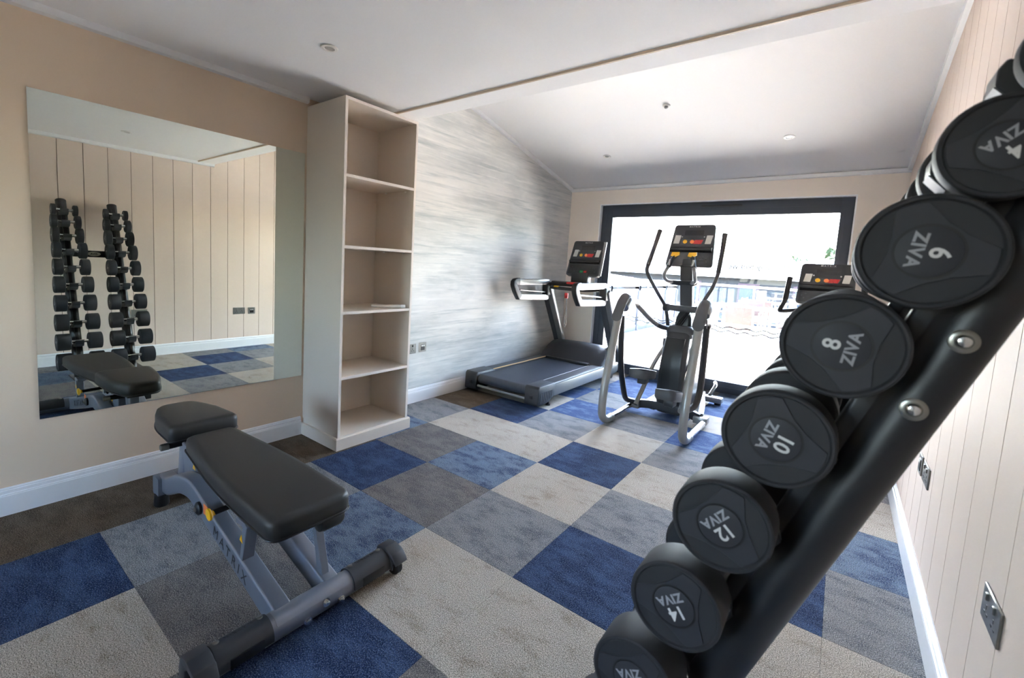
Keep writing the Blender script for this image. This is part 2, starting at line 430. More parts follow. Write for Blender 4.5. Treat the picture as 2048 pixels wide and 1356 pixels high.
# coving strips
tp = [(0, 0), (.024, .006), (.028, .036), (0, .036)]
def strip(name, side, y0, y1, z0f):
    g = G(); rings = []
    for y in (y0, y1):
        z = z0f(y); rings.append([((XL+p[0]) if side < 0 else (XR-.006-p[0]), y, z+p[1]) for p in tp])
    g.loft(rings); struct(name, g, m_trim)
strip('trim_4', -1, YF, .206, lambda y: ZC-.036)
strip('trim_5', 1, YF, YBEAM, lambda y: ZC-.036)
strip('trim_6', -1, YBEAM, YB, lambda y: zs(y)-.038)
strip('trim_7', 1, YBEAM, YB, lambda y: zs(y)-.038)
g = G(); g.loft([[(x, YB-p[0], zs(YB)-.042+p[1]) for p in tp] for x in (XL, XR)]); struct('trim_8', g, m_trim)
# baseboards
bp_ = [(0, 0), (.018, 0), (.018, .090), (.0165, .094), (.0165, .098), (.012, .100), (.012, .114), (.0085, .117), (.0085, .121), (.004, .126), (0, .126)]
def skirt(name, kind, a, b):
    g = G()
    if kind == 'L': rings = [[(XL+p[0], y, p[1]) for p in bp_] for y in (a, b)]
    elif kind == 'R': rings = [[(XR-.006-p[0], y, p[1]) for p in bp_] for y in (a, b)]
    elif kind == 'F': rings = [[(x, YF+p[0], p[1]) for p in bp_] for x in (a, b)]
    else: rings = [[(x, YB-p[0], p[1]) for p in bp_] for x in (a, b)]
    g.loft(rings); struct(name, g, m_trim, 20)
skirt('baseboard_left', 'L', YF, .188); skirt('baseboard_left', 'L', .822, YB)
skirt('baseboard_right', 'R', YF, YB)
skirt('baseboard_back', 'B', XL, OX0-.0); skirt('baseboard_back', 'B', OX1, XR)
skirt('baseboard_front', 'F', XL, DX0); skirt('baseboard_front', 'F', DX1, XR)

# sliding door / window
WY = YB+.05
FX0, FX1, FZ = OX0+.012, OX1-.012, OZ1-.012
win = thing('window_1', 'wide anthracite framed glazed door filling the end wall', 'window', (.2, WY, 0)); del win['category']; del win['label']; win['kind'] = 'structure'
g = G(); GX0, GX1, GZ0, GZ1 = -.905, 1.352, .128, 1.930
g.box(FX0, GX0+.012, WY, WY+.07, 0, FZ, .004); g.box(GX1-.012, FX1, WY, WY+.07, 0, FZ, .004)
g.box(GX0, GX1, WY+.001, WY+.069, GZ1-.012, FZ, .004); g.box(GX0, GX1, WY+.001, WY+.069, 0, GZ0, .004)
obj('window_frame', g, m_anth, win, 30)
g = G()
g.box(FX0+.062, FX0+.068, WY-.004, WY+.002, .07, FZ-.07); g.box(FX1-.068, FX1-.062, WY-.004, WY+.002, .07, FZ-.07)
g.box(FX0+.062, FX1-.062, WY-.004, WY+.002, FZ-.076, FZ-.07); g.box(FX0+.062, FX1-.062, WY-.004, WY+.002, .064, .07)
obj('sash_bead', g, m_anth, win, 0)
obj('trickle_vent', G().box(.12, .52, WY-.012, WY+.002, FZ-.055, FZ-.034, .004), m_plast, win)
g = G().box(GX0, GX0+.014, WY+.002, WY+.02, GZ0, GZ1); obj('glazing_gasket', g, m_trim, win)
obj('pane', G().box(GX0, GX1, WY+.03, WY+.036, GZ0, GZ1), m_glass, win, 0)
# film on the pane: waves and a line of lettering that reads from outside
for k, (dz, mm) in enumerate(((.715, m_vinylfilm), (.690, m_bluefilm), (.672, m_vinylfilm))):
    V = []; Fc = []; n = 240; wdt = .007 if k != 1 else .004
    for i in range(n+1):
        x = GX0+.02+(GX1-GX0-.04)*i/n; z = dz+.011*math.sin(x*2*math.pi/.16+k*.25)
        V += [(x, WY+.037, z-wdt), (x, WY+.037, z+wdt), (x, WY+.0375, z-wdt), (x, WY+.0375, z+wdt)]
    for i in range(n):
        a = 4*i; Fc += [(a, a+4, a+5, a+1), (a+2, a+3, a+7, a+6)]
    obj('wave_film', G().add(V, Fc), mm, win, 0)
tm = text_mesh('The only bad wo', .085, .012, .0004, 'LEFT')
obj('film_lettering', G().mesh(tm, (1.01, WY+.0375, 1.378), (-1, 0, 0), (0, 0, 1)), m_vinylfilm, win, 0)
# two added windows, unseen behind the camera, sized for soft fill light
def fill_window(name, axis, p, a, b, z0, z1):
    w = thing(name, '', '', (p, (a+b)/2, z0) if axis == 'x' else ((a+b)/2, p, z0)); del w['category']; del w['label']; w['kind'] = 'structure'
    def bx(g, d0, d1, q0, q1, c0, c1, bev=.004):
        return g.box(p+d0, p+d1, q0, q1, c0, c1, bev) if axis == 'x' else g.box(q0, q1, p-d1, p-d0, c0, c1, bev)
    g = G()
    for q in ((a, a+.05, z0, z1), (b-.05, b, z0, z1), (a, b, z0, z0+.05), (a, b, z1-.05, z1)): bx(g, .03, .09, *q)
    obj('window_frame', g, m_anth, w, 30)
    obj('pane', bx(G(), .058, .064, a+.04, b-.04, z0+.04, z1-.04, 0), m_glass, w, 0)
    obj('window_sill', bx(G(), -.05, .03, a-.03, b+.03, z0-.03, z0), m_trim, w, 0)
fill_window('fill_window_2', 'x', XR, EY0, EY1, EZ0, EZ)
fill_window('fill_window_3', 'y', YF, NX0, NX1, NZ0, NZ1)
# plain door in the near end wall
g = G().box(DX0+.05, DX1-.05, YF, YF+.035, .005, DZ-.05, .003, 1)
door = struct('door_1', g, m_trim)
g = G().box(DX0, DX0+.05, YF, YF+.045, 0, DZ, .003, 1); g.box(DX1-.05, DX1, YF, YF+.045, 0, DZ, .003, 1); g.box(DX0, DX1, YF, YF+.045, DZ-.05, DZ, .003, 1)
obj('door_frame', g, m_trim, door, 0)
for (z0, z1) in ((.18, .95), (1.1, 1.85)): obj('door_panel', G().box(DX0+.16, DX1-.16, YF+.034, YF+.04, z0, z1, .003, 1), m_trim, door, 0)
obj('door_handle', G().tube([(DX1-.11, YF+.035, 1.0), (DX1-.11, YF+.075, 1.0), (DX1-.22, YF+.075, 1.0)], .009, 8, 4), m_chrome, door)

# downlights and detector
def downlight(x, y, label, r=.042, kind='downlight'):
    if y < YBEAM: z = ZC; n = Vector((0, 0, -1))
    else: z = zs(y); n = Vector((0, -SL, -1)).normalized()
    t = thing(kind, label, 'ceiling light' if kind == 'downlight' else 'detector', (x, y, z), 'ceiling downlights' if kind == 'downlight' else None)
    if kind == 'downlight':
        obj('bezel', G().lathe([(r, -.002), (r, .002), (r*.93, .005), (r*.62, .006), (r*.58, .002), (r*.55, -.004)], (x, y, z), n, 28), m_plastwhite, t)
        obj('lamp_lens', G().lathe([(r*.55, 0), (r*.5, .0035), (r*.2, .004)], (x, y, z), n, 20), mat('frosted_lens', (170, 168, 162), .3), t)
    else:
        obj('base', G().lathe([(r, -.002), (r, .006), (r*.8, .012)], (x, y, z), n, 20), m_plastwhite, t)
        obj('sensor_dome', G().lathe([(r*.55, .01), (r*.5, .02), (r*.25, .026), (.001, .027)], (x, y, z), n, 16), mat('smoked_lens', (150, 150, 150), .3), t)
downlight(-.675, -.148+.012, 'white recessed downlight in the flat ceiling in front of the bookcase')
downlight(.933, -.189, 'white recessed downlight in the flat ceiling seen only in the mirror')
downlight(0.951, 3.136, 'white recessed downlight in the sloped ceiling nearest the panelled wall')
downlight(-0.654, 3.134, 'white recessed downlight in the sloped ceiling nearest the papered wall')
downlight(0.163, 2.382, 'small white detector dome in the middle of the sloped ceiling', .03, 'motion_detector')

# wall mirror
mt = thing('wall_mirror', 'large frameless mirror on the beige wall above the weight bench', 'mirror', (XL, -.465, .418))
obj('mirror_backing', G().box(XL, XL+.004, -1.117, .188, .419, 1.916), m_mirroredge, mt, 0)
obj('mirror_glass', G().box(XL+.004, XL+.006, -1.118, .189, .418, 1.917), m_mirror, mt, 0)

# ------------------------------------------------------------------ bookcase
BX0, BX1, BY0, BY1 = XL, -1.031, .206, .802
bc = thing('bookcase', 'tall narrow greige open bookcase between the mirror and the papered wall', 'bookcase', ((BX0+BX1)/2, (BY0+BY1)/2, 0))
T = .018
obj('side_panel', G().box(BX0, BX1, BY0, BY0+T, .0, 2.223, .0008, 1), m_shelf, bc, 0)
obj('side_panel', G().box(BX0, BX1, BY1-T, BY1, .0, 2.223, .0008, 1), m_shelf, bc, 0)
obj('back_panel', G().box(BX0, BX0+.008, BY0+T, BY1-T, .06, 2.2), m_shelf, bc, 0)
obj('top_panel', G().box(BX0, BX1, BY0+T, BY1-T, 2.205, 2.223), m_shelf, bc, 0)
shelf_z = [.085, .480, .905, 1.325, 1.765]
for z in shelf_z:
    sh = obj('shelf', G().box(BX0+.008, BX1-.003, BY0+T, BY1-T, z-.018, z, .0008, 1), m_shelf, bc, 0)
    obj('edge_band', G().box(BX1-.003, BX1-.0005, BY0+T, BY1-T, z-.018, z), m_shelfedge, sh, 0)
    if z > .2:
        for dx in (.08, .3):
            obj('shelf_pin', G().box(BX1-dx-.008, BX1-dx+.008, BY1-T-.012, BY1-T, z-.028, z-.018, .002), m_plastwhite, sh)
for y in (BY0, BY1-T): obj('edge_band', G().box(BX1, BX1+.0015, y, y+T, .08, 2.223), m_shelfedge, bc, 0)
obj('edge_band', G().box(BX1, BX1+.0015, BY0+T, BY1-T, 2.205, 2.223), m_shelfedge, bc, 0)
g = G().box(BX0, -1.015, .188, .822, 0, .076, .0015, 1)
g.prism([(BX0, .076), (-1.017, .076), (-1.024, .081), (BX0, .081)], 'y', .190, .820)
obj('plinth', g, m_shelf, bc, 0)
# small remote on the third shelf
rm = thing('remote_control', 'small white handheld remote lying on the middle bookcase shelf', 'remote', (-1.12, .66, .905))
obj('body', G().tube([(-1.20, .575, .916), (-1.15, .63, .915), (-1.09, .70, .918), (-1.055, .735, .919)], [.012, .016, .017, .016], 10, 4, prof=rsec(1.3, .62), ref=(0, 0, 1)), m_plastwhite, rm)
obj('cap', G().tube([(-1.060, .730, .919), (-1.040, .752, .920)], .0175, 10, 1, prof=rsec(1.3, .66), ref=(0, 0, 1)), mat('bright_white_plastic', (245, 245, 245), .3), rm)

# ------------------------------------------------------------------ sockets
def socket(name, label, wall, y, z, w, gangs, kind, group='wall sockets'):
    sx = XL if wall == 'L' else XR-.006; s = 1 if wall == 'L' else -1
    t = thing(name, label, 'socket' if kind == 'plug' else 'switch', (sx, y, z), group)
    def bx(x0, x1, a, b, c, d_, bev=.001): return G().box(min(sx+s*x0, sx+s*x1), max(sx+s*x0, sx+s*x1), a, b, c, d_, bev, 1)
    obj('face_plate', bx(0, .006, y-w/2, y+w/2, z-.043, z+.043, .002), m_steel, t)
    if kind == 'plug':
        for k in range(gangs):
            cy = y+(k-(gangs-1)/2)*.062
            g = G()
            for (dy, dz, a, b) in ((0, .006, .003, .005), (-.011, -.010, .005, .0025), (.011, -.010, .005, .0025)):
                q = bx(.004, .0068, cy+dy-a, cy+dy+a, z-.008+dz-b, z-.008+dz+b, 0); g.add(q.v, q.f)
            obj('pin_holes', g, m_black, t, 0)
            obj('rocker', bx(.005, .011, cy-.006, cy+.006, z+.016, z+.034, .0015), m_steel if gangs > 1 else m_black, t)
    else:
        obj('insert', bx(.004, .0085, y-.024, y+.024, z-.028, z+.024, .002), m_black, t)
        for dy in (-.011, .011): obj('rocker', bx(.007, .0105, y+dy-.008, y+dy+.008, z+.006, z+.02, .001), m_plastwhite, t)
socket('wall_socket', 'chrome plug socket on the papered wall beside the bookcase edge', 'L', 1.222, .486, .086, 1, 'plug')
socket('data_outlet', 'chrome data outlet with black insert on the papered wall', 'L', 1.345, .489, .088, 1, 'data')
socket('wall_socket', 'double chrome plug socket on the panelled wall nearest the camera', 'R', .10, .495, .148, 2, 'plug')
socket('wall_socket', 'double chrome plug socket farther along the panelled wall', 'R', 1.165, .475, .148, 2, 'plug')
socket('data_outlet', 'chrome data outlet with black insert on the panelled wall', 'R', 1.325, .470, .088, 1, 'data')

# ------------------------------------------------------------------ dumbbells and rack
DX = [1.62, 1.569, 1.512, 1.436, 1.372, 1.312, 1.256, 1.200, 1.145, 1.09]
DZZ = [1.548, 1.437, 1.306, 1.169, 1.014, .852, .684, .512, .340, .168]
KG = [2, 4, 6, 8, 10, 12, 14, 16, 18, 20]
HR = [.053, .064, .0765, .0765, .0765, .0765, .0765, .0765, .0765, .0765]
HT = [.033, .042, .048, .055, .063, .073, .080, .088, .096, .102]
GAPH = [.126, .130, .128, .130, .130, .128, .128, .128, .126, .126]
ROT = [-120, -140, -100, 81, -108, -132, -143, -150, -60, 30]
ROT2 = [40, 160, 20, -70, 120, 200, -30, 75, 140, -100]
Y1, Y2 = -.522, -.128
def dumbbell_head(r, t, y0, sgn, num, parent):
    """head from inner face y0 outwards (sgn*y), end plate and lettering on the outer face"""
    prof = [(r*.55, 0), (r*.93, 0), (r*.985, .004), (r, .009), (r, t-.007), (r*.985, t-.002), (r*.95, t), (r*.91, t), (r*.875, t-.0035), (r*.2, t-.0035)]
    h = obj('head', G().lathe(prof, (0, y0, 0), (0, sgn, 0), 48), m_rubber, parent, 30)
    yo = y0+sgn*(t-.0035)
    # three lobed plate
    pts = []
    for k in range(3):
        a0 = R(90+120*k)
        for q in range(-3, 4): 
            a = a0+R(q*5); pts.append((r*.855*math.cos(a), r*.855*math.sin(a)))
        a1 = a0+R(60); 
        pts.append((r*.545*math.cos(a1-.3), r*.545*math.sin(a1-.3))); pts.append((r*.525*math.cos(a1), r*.525*math.sin(a1))); pts.append((r*.545*math.cos(a1+.3), r*.545*math.sin(a1+.3)))
    lo, hi = sorted((yo-sgn*.002, yo+sgn*.0022))
    obj('end_plate', G().prism(pts, 'y', lo, hi, .0007, 1), m_rubberface, h, 30)
    rb = .44*r
    obj('ring_groove', G().lathe([(rb*1.09, -.001), (rb*1.09, .0024), (rb*.97, .0024), (rb*.97, -.001)], (0, yo, 0), (0, sgn, 0), 40), m_black, h)
    obj('badge', G().lathe([(rb*.985, 0), (rb*.985, .0030), (rb*.95, .0034), (.001, .0034)], (0, yo, 0), (0, sgn, 0), 40), m_rubberface, h)
    u = (1, 0, 0) if sgn < 0 else (-1, 0, 0)
    yt = yo+sgn*.0033; k = r/.0765
    obj('brand_lettering', G().mesh(text_mesh('ZIVA', .0205*k, .035, .0003, 'CENTER', 1.08), (0, yt, -.0125*k), u, (0, 0, 1)), m_lettergrey, h, 0)
    obj('weight_number', G().mesh(text_mesh(str(num), .030*k, .02, .0003, 'CENTER', .95), (0, yt, .0105*k), u, (0, 0, 1)), m_letter, h, 0)
rack_labels = ['top', 'second', 'third', 'fourth', 'fifth', 'sixth', 'seventh', 'eighth', 'ninth', 'lowest']
for i in range(10):
    d_ = thing('dumbbell', 'black rubber dumbbell numbered %s on the leaning rack post nearest the camera' % ['two','four','six','eight','ten','twelve','fourteen','sixteen','eighteen','twenty'][i], 'dumbbell', (0, 0, 0), 'dumbbells on the near rack post')
    hg = GAPH[i]/2
    prof = [(.017, -hg-.004), (.017, -hg+.012), (.0135, -hg+.02), (.0145, -hg+.03), (.0165, 0), (.0145, hg-.03), (.0135, hg-.02), (.017, hg-.012), (.017, hg+.004)]
    obj('handle', G().lathe(prof, (0, 0, 0), (0, 1, 0), 20), m_chrome, d_)
    for sgn in (-1, 1): dumbbell_head(HR[i], HT[i], sgn*hg, sgn, KG[i], d_)
    c = copy_tree(d_, (DX[i]+.004, Y2, DZZ[i]), (0, -R(ROT2[i]), 0))
    c['label'] = 'black rubber dumbbell, %s down on the leaning rack post farther from the camera' % rack_labels[i] if 0 < i < 9 else 'black rubber dumbbell, %s one on the leaning rack post farther from the camera' % rack_labels[i]
    c['group'] = 'dumbbells on the far rack post'
    d_.location = (DX[i], Y1, DZZ[i]); d_.rotation_euler = (0, -R(ROT[i]), 0)

rk = thing('dumbbell_rack', 'black two-post leaning dumbbell rack with cradles against the panelled wall', 'rack', (1.3, -.325, 0))
def axis_x(z): return 1.497+.372*(z-1.0)          # post axis
LEAN = math.atan(.372)
for yc in (Y1-.006, Y2-.006):
    po = obj('post', G().tube([(axis_x(.02), yc, .02), (axis_x(1.64), yc, 1.64)], .041, 28, 1), m_blackpc, rk)
    obj('end_cap', G().lathe([(.0415, -.004), (.0415, .006), (.036, .012), (.001, .013)], (axis_x(1.64), yc, 1.64), (math.sin(LEAN), 0, math.cos(LEAN)), 24), m_black, po)
    obj('foot_plate', G().box(axis_x(0)-.11, axis_x(0)+.13, yc-.06, yc+.06, 0, .012, .003), m_blackpc, po)
    for z in (1.188, 1.082):
        nb = Vector((0, -1, 0))
        c = (axis_x(z), yc-.0385, z)
        b = obj('washer', G().lathe([(.0165, -.004), (.0165, .003), (.014, .0045), (.009, .0045)], c, nb, 24), m_steel, po)
        obj('bolt', G().lathe([(.010, 0), (.010, .006), (.007, .0105), (.003, .0115)], c, nb, 16), m_chrome, po)
    # spine strip carrying the cradles
    off = .040
    a = Vector((axis_x(.1)-off*math.cos(LEAN), yc, .1+off*math.sin(LEAN))); b = Vector((axis_x(1.58)-off*math.cos(LEAN), yc, 1.58+off*math.sin(LEAN)))
    obj('spine', G().tube([a, b], .016, 8, 1, prof=rsec(1.4, .9), ref=(0, 1, 0)), m_blackpc, rk)
    for i in range(10):
        x, z = DX[i], DZZ[i]
        prof = [(-.052, .016), (-.060, .004), (-.060, -.018), (-.040, -.040), (0, -.050), (.04, -.052), (.066, -.062), (.080, -.040), (.068, -.010), (.052, .012), (.038, .012), (.026, -.006), (.012, -.018), (-.008, -.0195), (-.024, -.012), (-.036, .002), (-.042, .014)]
        s = obj('cradle', G().prism([(x+p_[0], z+p_[1]) for p_ in prof], 'y', yc-.030, yc+.030, .002, 1), m_plast, rk, 30)
        obj('cradle_liner', G().prism([(x-.060, z-.018), (x-.0615, z-.019), (x-.041, z-.0415), (x-.039, z-.040)], 'y', yc-.028, yc+.028), m_plast2, s, 0)
        obj('cradle_bolt', G().lathe([(.009, 0), (.008, .004), (.004, .0065)], (x+.065, yc-.030, z-.03), (0, -1, 0), 14), m_chrome, s)
xb = axis_x(1.14)
cb = obj('crossbar', G().box(xb-.012, xb+.012, Y1-.006, Y2-.006, 1.108, 1.172, .004), m_blackpc, rk)
g = G().lathe([(1, 0), (1, .002), (.96, .003)], (0, 0, 0), (0, 0, 1), 40)
ov = [(xb-.012-p[2], -.325+p[0]*.052, 1.140+p[1]*.022) for p in g.v]; q = G(); q.v = ov; q.f = g.f
obj('oval_badge', q, mat('cream_badge', (206, 200, 184), .4), cb)
obj('badge_lettering', G().mesh(text_mesh('ZIVA', .026, .03, .0004), (xb-.0155, -.325, 1.140), (0, -1, 0), (0, 0, 1)), m_darkprint, cb, 0)

# ------------------------------------------------------------------ weight bench
YC = -.654
bn = thing('weight_bench', 'adjustable weight bench with black pads and blue-grey frame below the mirror', 'weight bench', (-.5, YC, 0))
# pads
def pad(name, pts, zt, zb, tilt=None):
    """rounded pad from an outline (x,y), top z function"""
    n = len(pts); cx = sum(p[0] for p in pts)/n; cy = sum(p[1] for p in pts)/n
    lev = [(.035, 0, 1), (.010, .004, 1), (0, .016, 1), (0, .5, 0), (0, 1, 0)]
    rings = []
    prof = [(.030, .0), (.012, .003), (.003, .011), (0, .024), (0, .062), (.002, .066), (.0, .069), (.003, .078), (.02, .082)]
    for ins, dep in prof:
        r_ = []
        for (x, y) in pts:
            dx, dy = x-cx, y-cy; l = math.hypot(dx, dy)
            sx = max(0, abs(dx)-ins)*(1 if dx > 0 else -1); sy = max(0, abs(dy)-ins)*(1 if dy > 0 else -1)
            r_.append((cx+sx, cy+sy, zt(cx+sx)-dep*(zb/.082)))
        rings.append(r_)
    return G().loft(rings)
def rounded_poly(pts, r, k=5):
    out = []; n = len(pts)
    for i in range(n):
        p0, p1, p2 = Vector(pts[i-1]), Vector(pts[i]), Vector(pts[(i+1) % n])
        rr = r[i] if isinstance(r, list) else r
        a = p1+(p0-p1).normalized()*rr; b = p1+(p2-p1).normalized()*rr
        for q in range(k+1):
            t = q/k; out.append(tuple((a*(1-t)+p1*t)*(1-t)+(p1*(1-t)+b*t)*t))
    return out
zt_back = lambda x: .4165-.0235*(x-.115)/(.87)
bo = rounded_poly([(.118, YC-.150), (.118, YC+.152), (-.30, YC+.152), (-.752, YC+.104), (-.752, YC-.098), (-.30, YC-.150)], [.045, .045, .2, .03, .03, .2])
bk = obj('back_pad', pad('back_pad', bo, zt_back, .078), m_vinyl, bn, 50)
sm = [(p[0], p[1], zt_back(p[0])-.0655) for p in bo]
obj('seam_piping', G().tube([(p[0]+(.0015 if p[0] > -.3 else -.0015), p[1]+(.0015 if p[1] > YC else -.0015), p[2]) for p in sm], .0022, 6, 1, closed=True), m_black, bk)
obj('pad_board', G().box(-.72, .09, YC-.09, YC+.09, .335, .352, .004), m_black, bn)
zt_seat = lambda x: .462+.012*(x+1.2)/.4
so_ = rounded_poly([(-.790, YC-.142), (-.790, YC+.150), (-1.06, YC+.135), (-1.205, YC+.085), (-1.205, YC-.070), (-1.06, YC-.128)], [.035, .035, .1, .04, .04, .1])
st = obj('seat_pad', pad('seat_pad', so_, zt_seat, .082), m_vinyl, bn, 50)
obj('seam_piping', G().tube([(p[0]+(.0015 if p[0] > -1 else -.0015), p[1]+(.0015 if p[1] > YC else -.0015), zt_seat(p[0])-.069) for p in so_], .0022, 6, 1, closed=True), m_black, st)
obj('seat_bracket', G().box(-1.10, -.85, YC-.05, YC+.05, .352, .385, .004), m_black, bn)
# rails
for s in (-1, 1):
    y = YC+s*.091
    path = [(.085, y, .052), (-.15, y, .112), (-.40, y, .178), (-.53, y, .215), (-.64, y, .238), (-.76, y, .222), (-.90, y-s*.01, .160), (-1.00, y-s*.02, .118), (-1.09, y-s*.025, .108)]
    ra = obj('frame_rail', G().tube(path, .038, 12, 5, prof=rsec(.82, 1.08), ref=(0, 0, 1)), m_bench, bn, 40)
    if s < 0:
        dv = Vector((.60, 0, -.158)).normalized()
        obj('rail_lettering', G().mesh(text_mesh('MATRIX', .058, .0, .0004, 'CENTER', 1.55), (-.245, y-.0325, .137), dv, (-dv.z, 0, dv.x)), m_darkprint, ra, 0)
        obj('warning_sticker', G().box(-.475, -.435, y-.034, y-.0325, .205, .245), m_orange, ra, 0)
        obj('pivot_boss', G().lathe([(.026, 0), (.026, .01), (.018, .016), (.012, .017)], (-.515, y-.032, .212), (0, -1, 0), 20), m_black, ra)
        obj('pivot_bolt', G().lathe([(.010, 0), (.009, .006), (.004, .008)], (-.515, y-.048, .212), (0, -1, 0), 12), m_steel, ra)
        kn = obj('release_stem', G().tube([(-.372, YC-.02, .255), (-.372, y-.042, .250)], .011, 10, 1), m_black, bn)
        obj('release_knob', G().lathe([(.010, 0), (.012, .012), (.021, .016), (.024, .020), (.023, .026), (.012, .029)], (-.372, y-.030, .250), (0, -1, -.05), 20), m_yellow, kn)
obj('rear_foot', G().tube([(-1.085, YC-.115, .095), (-1.085, YC+.115, .095)], .045, 12, 1, prof=rsec(.85, 1.0), ref=(0, 0, 1)), m_bench, bn)
for s in (-1, 1): obj('rubber_foot', G().lathe([(.03, 0), (.034, .006), (.03, .055)], (-1.07, YC+s*.095, 0), (0, 0, 1), 18), m_black, bn)
obj('seat_post', G().tube([(-1.03, YC, .115), (-1.01, YC, .25), (-.985, YC, .365)], .036, 12, 4, prof=rsec(1.0, .8), ref=(0, 1, 0)), m_bench, bn)
obj('pivot_tower', G().prism([(-.90, .20), (-.62, .20), (-.66, .28), (-.78, .345), (-.93, .345)], 'y', YC-.052, YC+.052, .004, 1), m_bench, bn, 30)
obj('warning_label', G().prism([(-.795, .262), (-.765, .262), (-.78, .292)], 'y', YC-.0535, YC-.052), m_yellow, bn, 0)
for dx in (-.86, -.81): obj('hinge_bolt', G().lathe([(.010, 0), (.009, .007), (.004, .009)], (dx, YC-.054, .325), (0, -1, 0), 12), m_black, bn)
hb = obj('transport_handle', G().tube([(-.95, YC-.02, .333), (-.95, YC-.105, .333)], .0145, 14, 1), m_black, bn)
obj('handle_cap', G().lathe([(.016, 0), (.016, .028), (.013, .032)], (-.95, YC-.100, .333), (0, -1, 0), 18), m_steel, hb)
# adjustment strut, bracket, leg roller under the back pad
obj('adjust_strut', G().tube([(-.46, YC, .24), (-.25, YC, .30), (-.10, YC, .345)], .016, 10, 3), m_plast, bn)
br = obj('stop_bracket', G().prism([(-.205, .295), (-.135, .300), (-.115, .292), (-.155, .128), (-.175, .125), (-.148, .282), (-.200, .277)], 'y', YC-.118, YC-.075, .002, 1), m_bench, bn, 30)
obj('warning_label', G().prism([(-.168, .228), (-.146, .222), (-.155, .250)], 'y', YC-.1195, YC-.118), m_yellow, br, 0)
obj('stop_bracket', G().prism([(-.02, .30), (.0, .30), (.06, .10), (.03, .09)], 'y', YC+.07, YC+.10, .002, 1), m_bench, bn, 30)
obj('leg_roller', G().lathe([(.018, 0), (.036, .008), (.040, .025), (.040, .085), (.034, .098), (.012, .102)], (.035, YC+.055, .300), (0, 1, 0), 20), m_black, bn)
# front bar
fb = obj('front_bar', G().tube([(.100, YC-.335, .052), (.100, YC+.335, .052)], .043, 20, 1), m_bench, bn)
obj('saddle_plate', G().loft([[(.100+.0445*math.sin(R(a)), yy, .052+.0445*math.cos(R(a))) for a in range(-95, 60, 14)]+[(.100+.0435*math.sin(R(a)), yy, .052+.0435*math.cos(R(a))) for a in range(59, -96, -14)] for yy in (YC-.135, YC+.135)]), m_bench, fb)
for (yy, zz, xx) in ((.036, .062, .142), (.095, .040, .141), (-.032, .034, .139)):
    obj('bolt', G().lathe([(.014, -.004), (.014, .003), (.0085, .003), (.0085, .011), (.006, .012)], (xx, YC+yy, zz), (1, 0, .15), 14), m_chrome, fb)
for yy in (-.055, .10): obj('nut', G().lathe([(.010, -.003), (.010, .012), (.006, .014)], (.054, YC+yy, .058), (-1, 0, .2), 6), m_steel, fb)
for s in (-1, 1):
    a, b = (YC+s*.150, YC+s*.315); lo, hi = min(a, b), max(a, b)
    ring = []
    for yy in (lo, hi):
        ring.append([(.100+.0500*math.sin(R(t)), yy, .052+.0500*math.cos(R(t))) for t in range(-100, 101, 10)]+[(.100+.0435*math.sin(R(t)), yy, .052+.0435*math.cos(R(t))) for t in range(100, -101, -10)])
    sl_ = obj('grip_cover', G().loft(ring), m_plast, fb, 40)
    obj('cover_lettering', G().mesh(text_mesh('MATRIX', .017, .01, .0004, 'CENTER', 1.5), (.088, (lo+hi)/2, .052+.0488), (0, -1, 0), (.97, 0, .25)), m_black, sl_, 0)
    obj('recess_panel', G().box(.146, .1515, lo+.035, hi-.03, .040, .072, .002), m_black, sl_)
    for yy in (lo+.018, hi-.018): obj('cover_bolt', G().lathe([(.009, -.002), (.009, .002), (.006, .0035)], (.100-.012, yy, .052+.0492), (-.25, 0, .97), 14), m_steel, sl_)
    e = YC+s*.318
    cap_pts = [(.050, .0), (.045, .058), (.060, .100), (.105, .108), (.150, .094), (.176, .062), (.170, .055), (.142, .080), (.106, .084), (.092, .070), (.088, .0)]
    lo2, hi2 = min(e, e+s*.062), max(e, e+s*.062)
    cp = obj('end_cap', G().prism(cap_pts, 'y', lo2, hi2, .004, 2), m_plast, bn, 30)
    wy = e+s*.030
    obj('wheel', G().lathe([(.010, -.014), (.030, -.014), (.035, -.010), (.035, .010), (.030, .014), (.010, .014)], (.134, wy, .0365), (0, 1, 0), 24), m_black, bn)
    obj('wheel_fork', G().prism([(.086, .078), (.118, .084), (.148, .044), (.146, .026), (.126, .022), (.086, .05)], 'y', wy-s*.020-.002, wy-s*.020+.002), m_bench, bn, 0)
    obj('axle_bolt', G().lathe([(.008, 0), (.007, .005), (.003, .006)], (.134, wy-.022 if s > 0 else wy-.0145, .0365), (0, -1, 0), 12), m_chrome, bn)

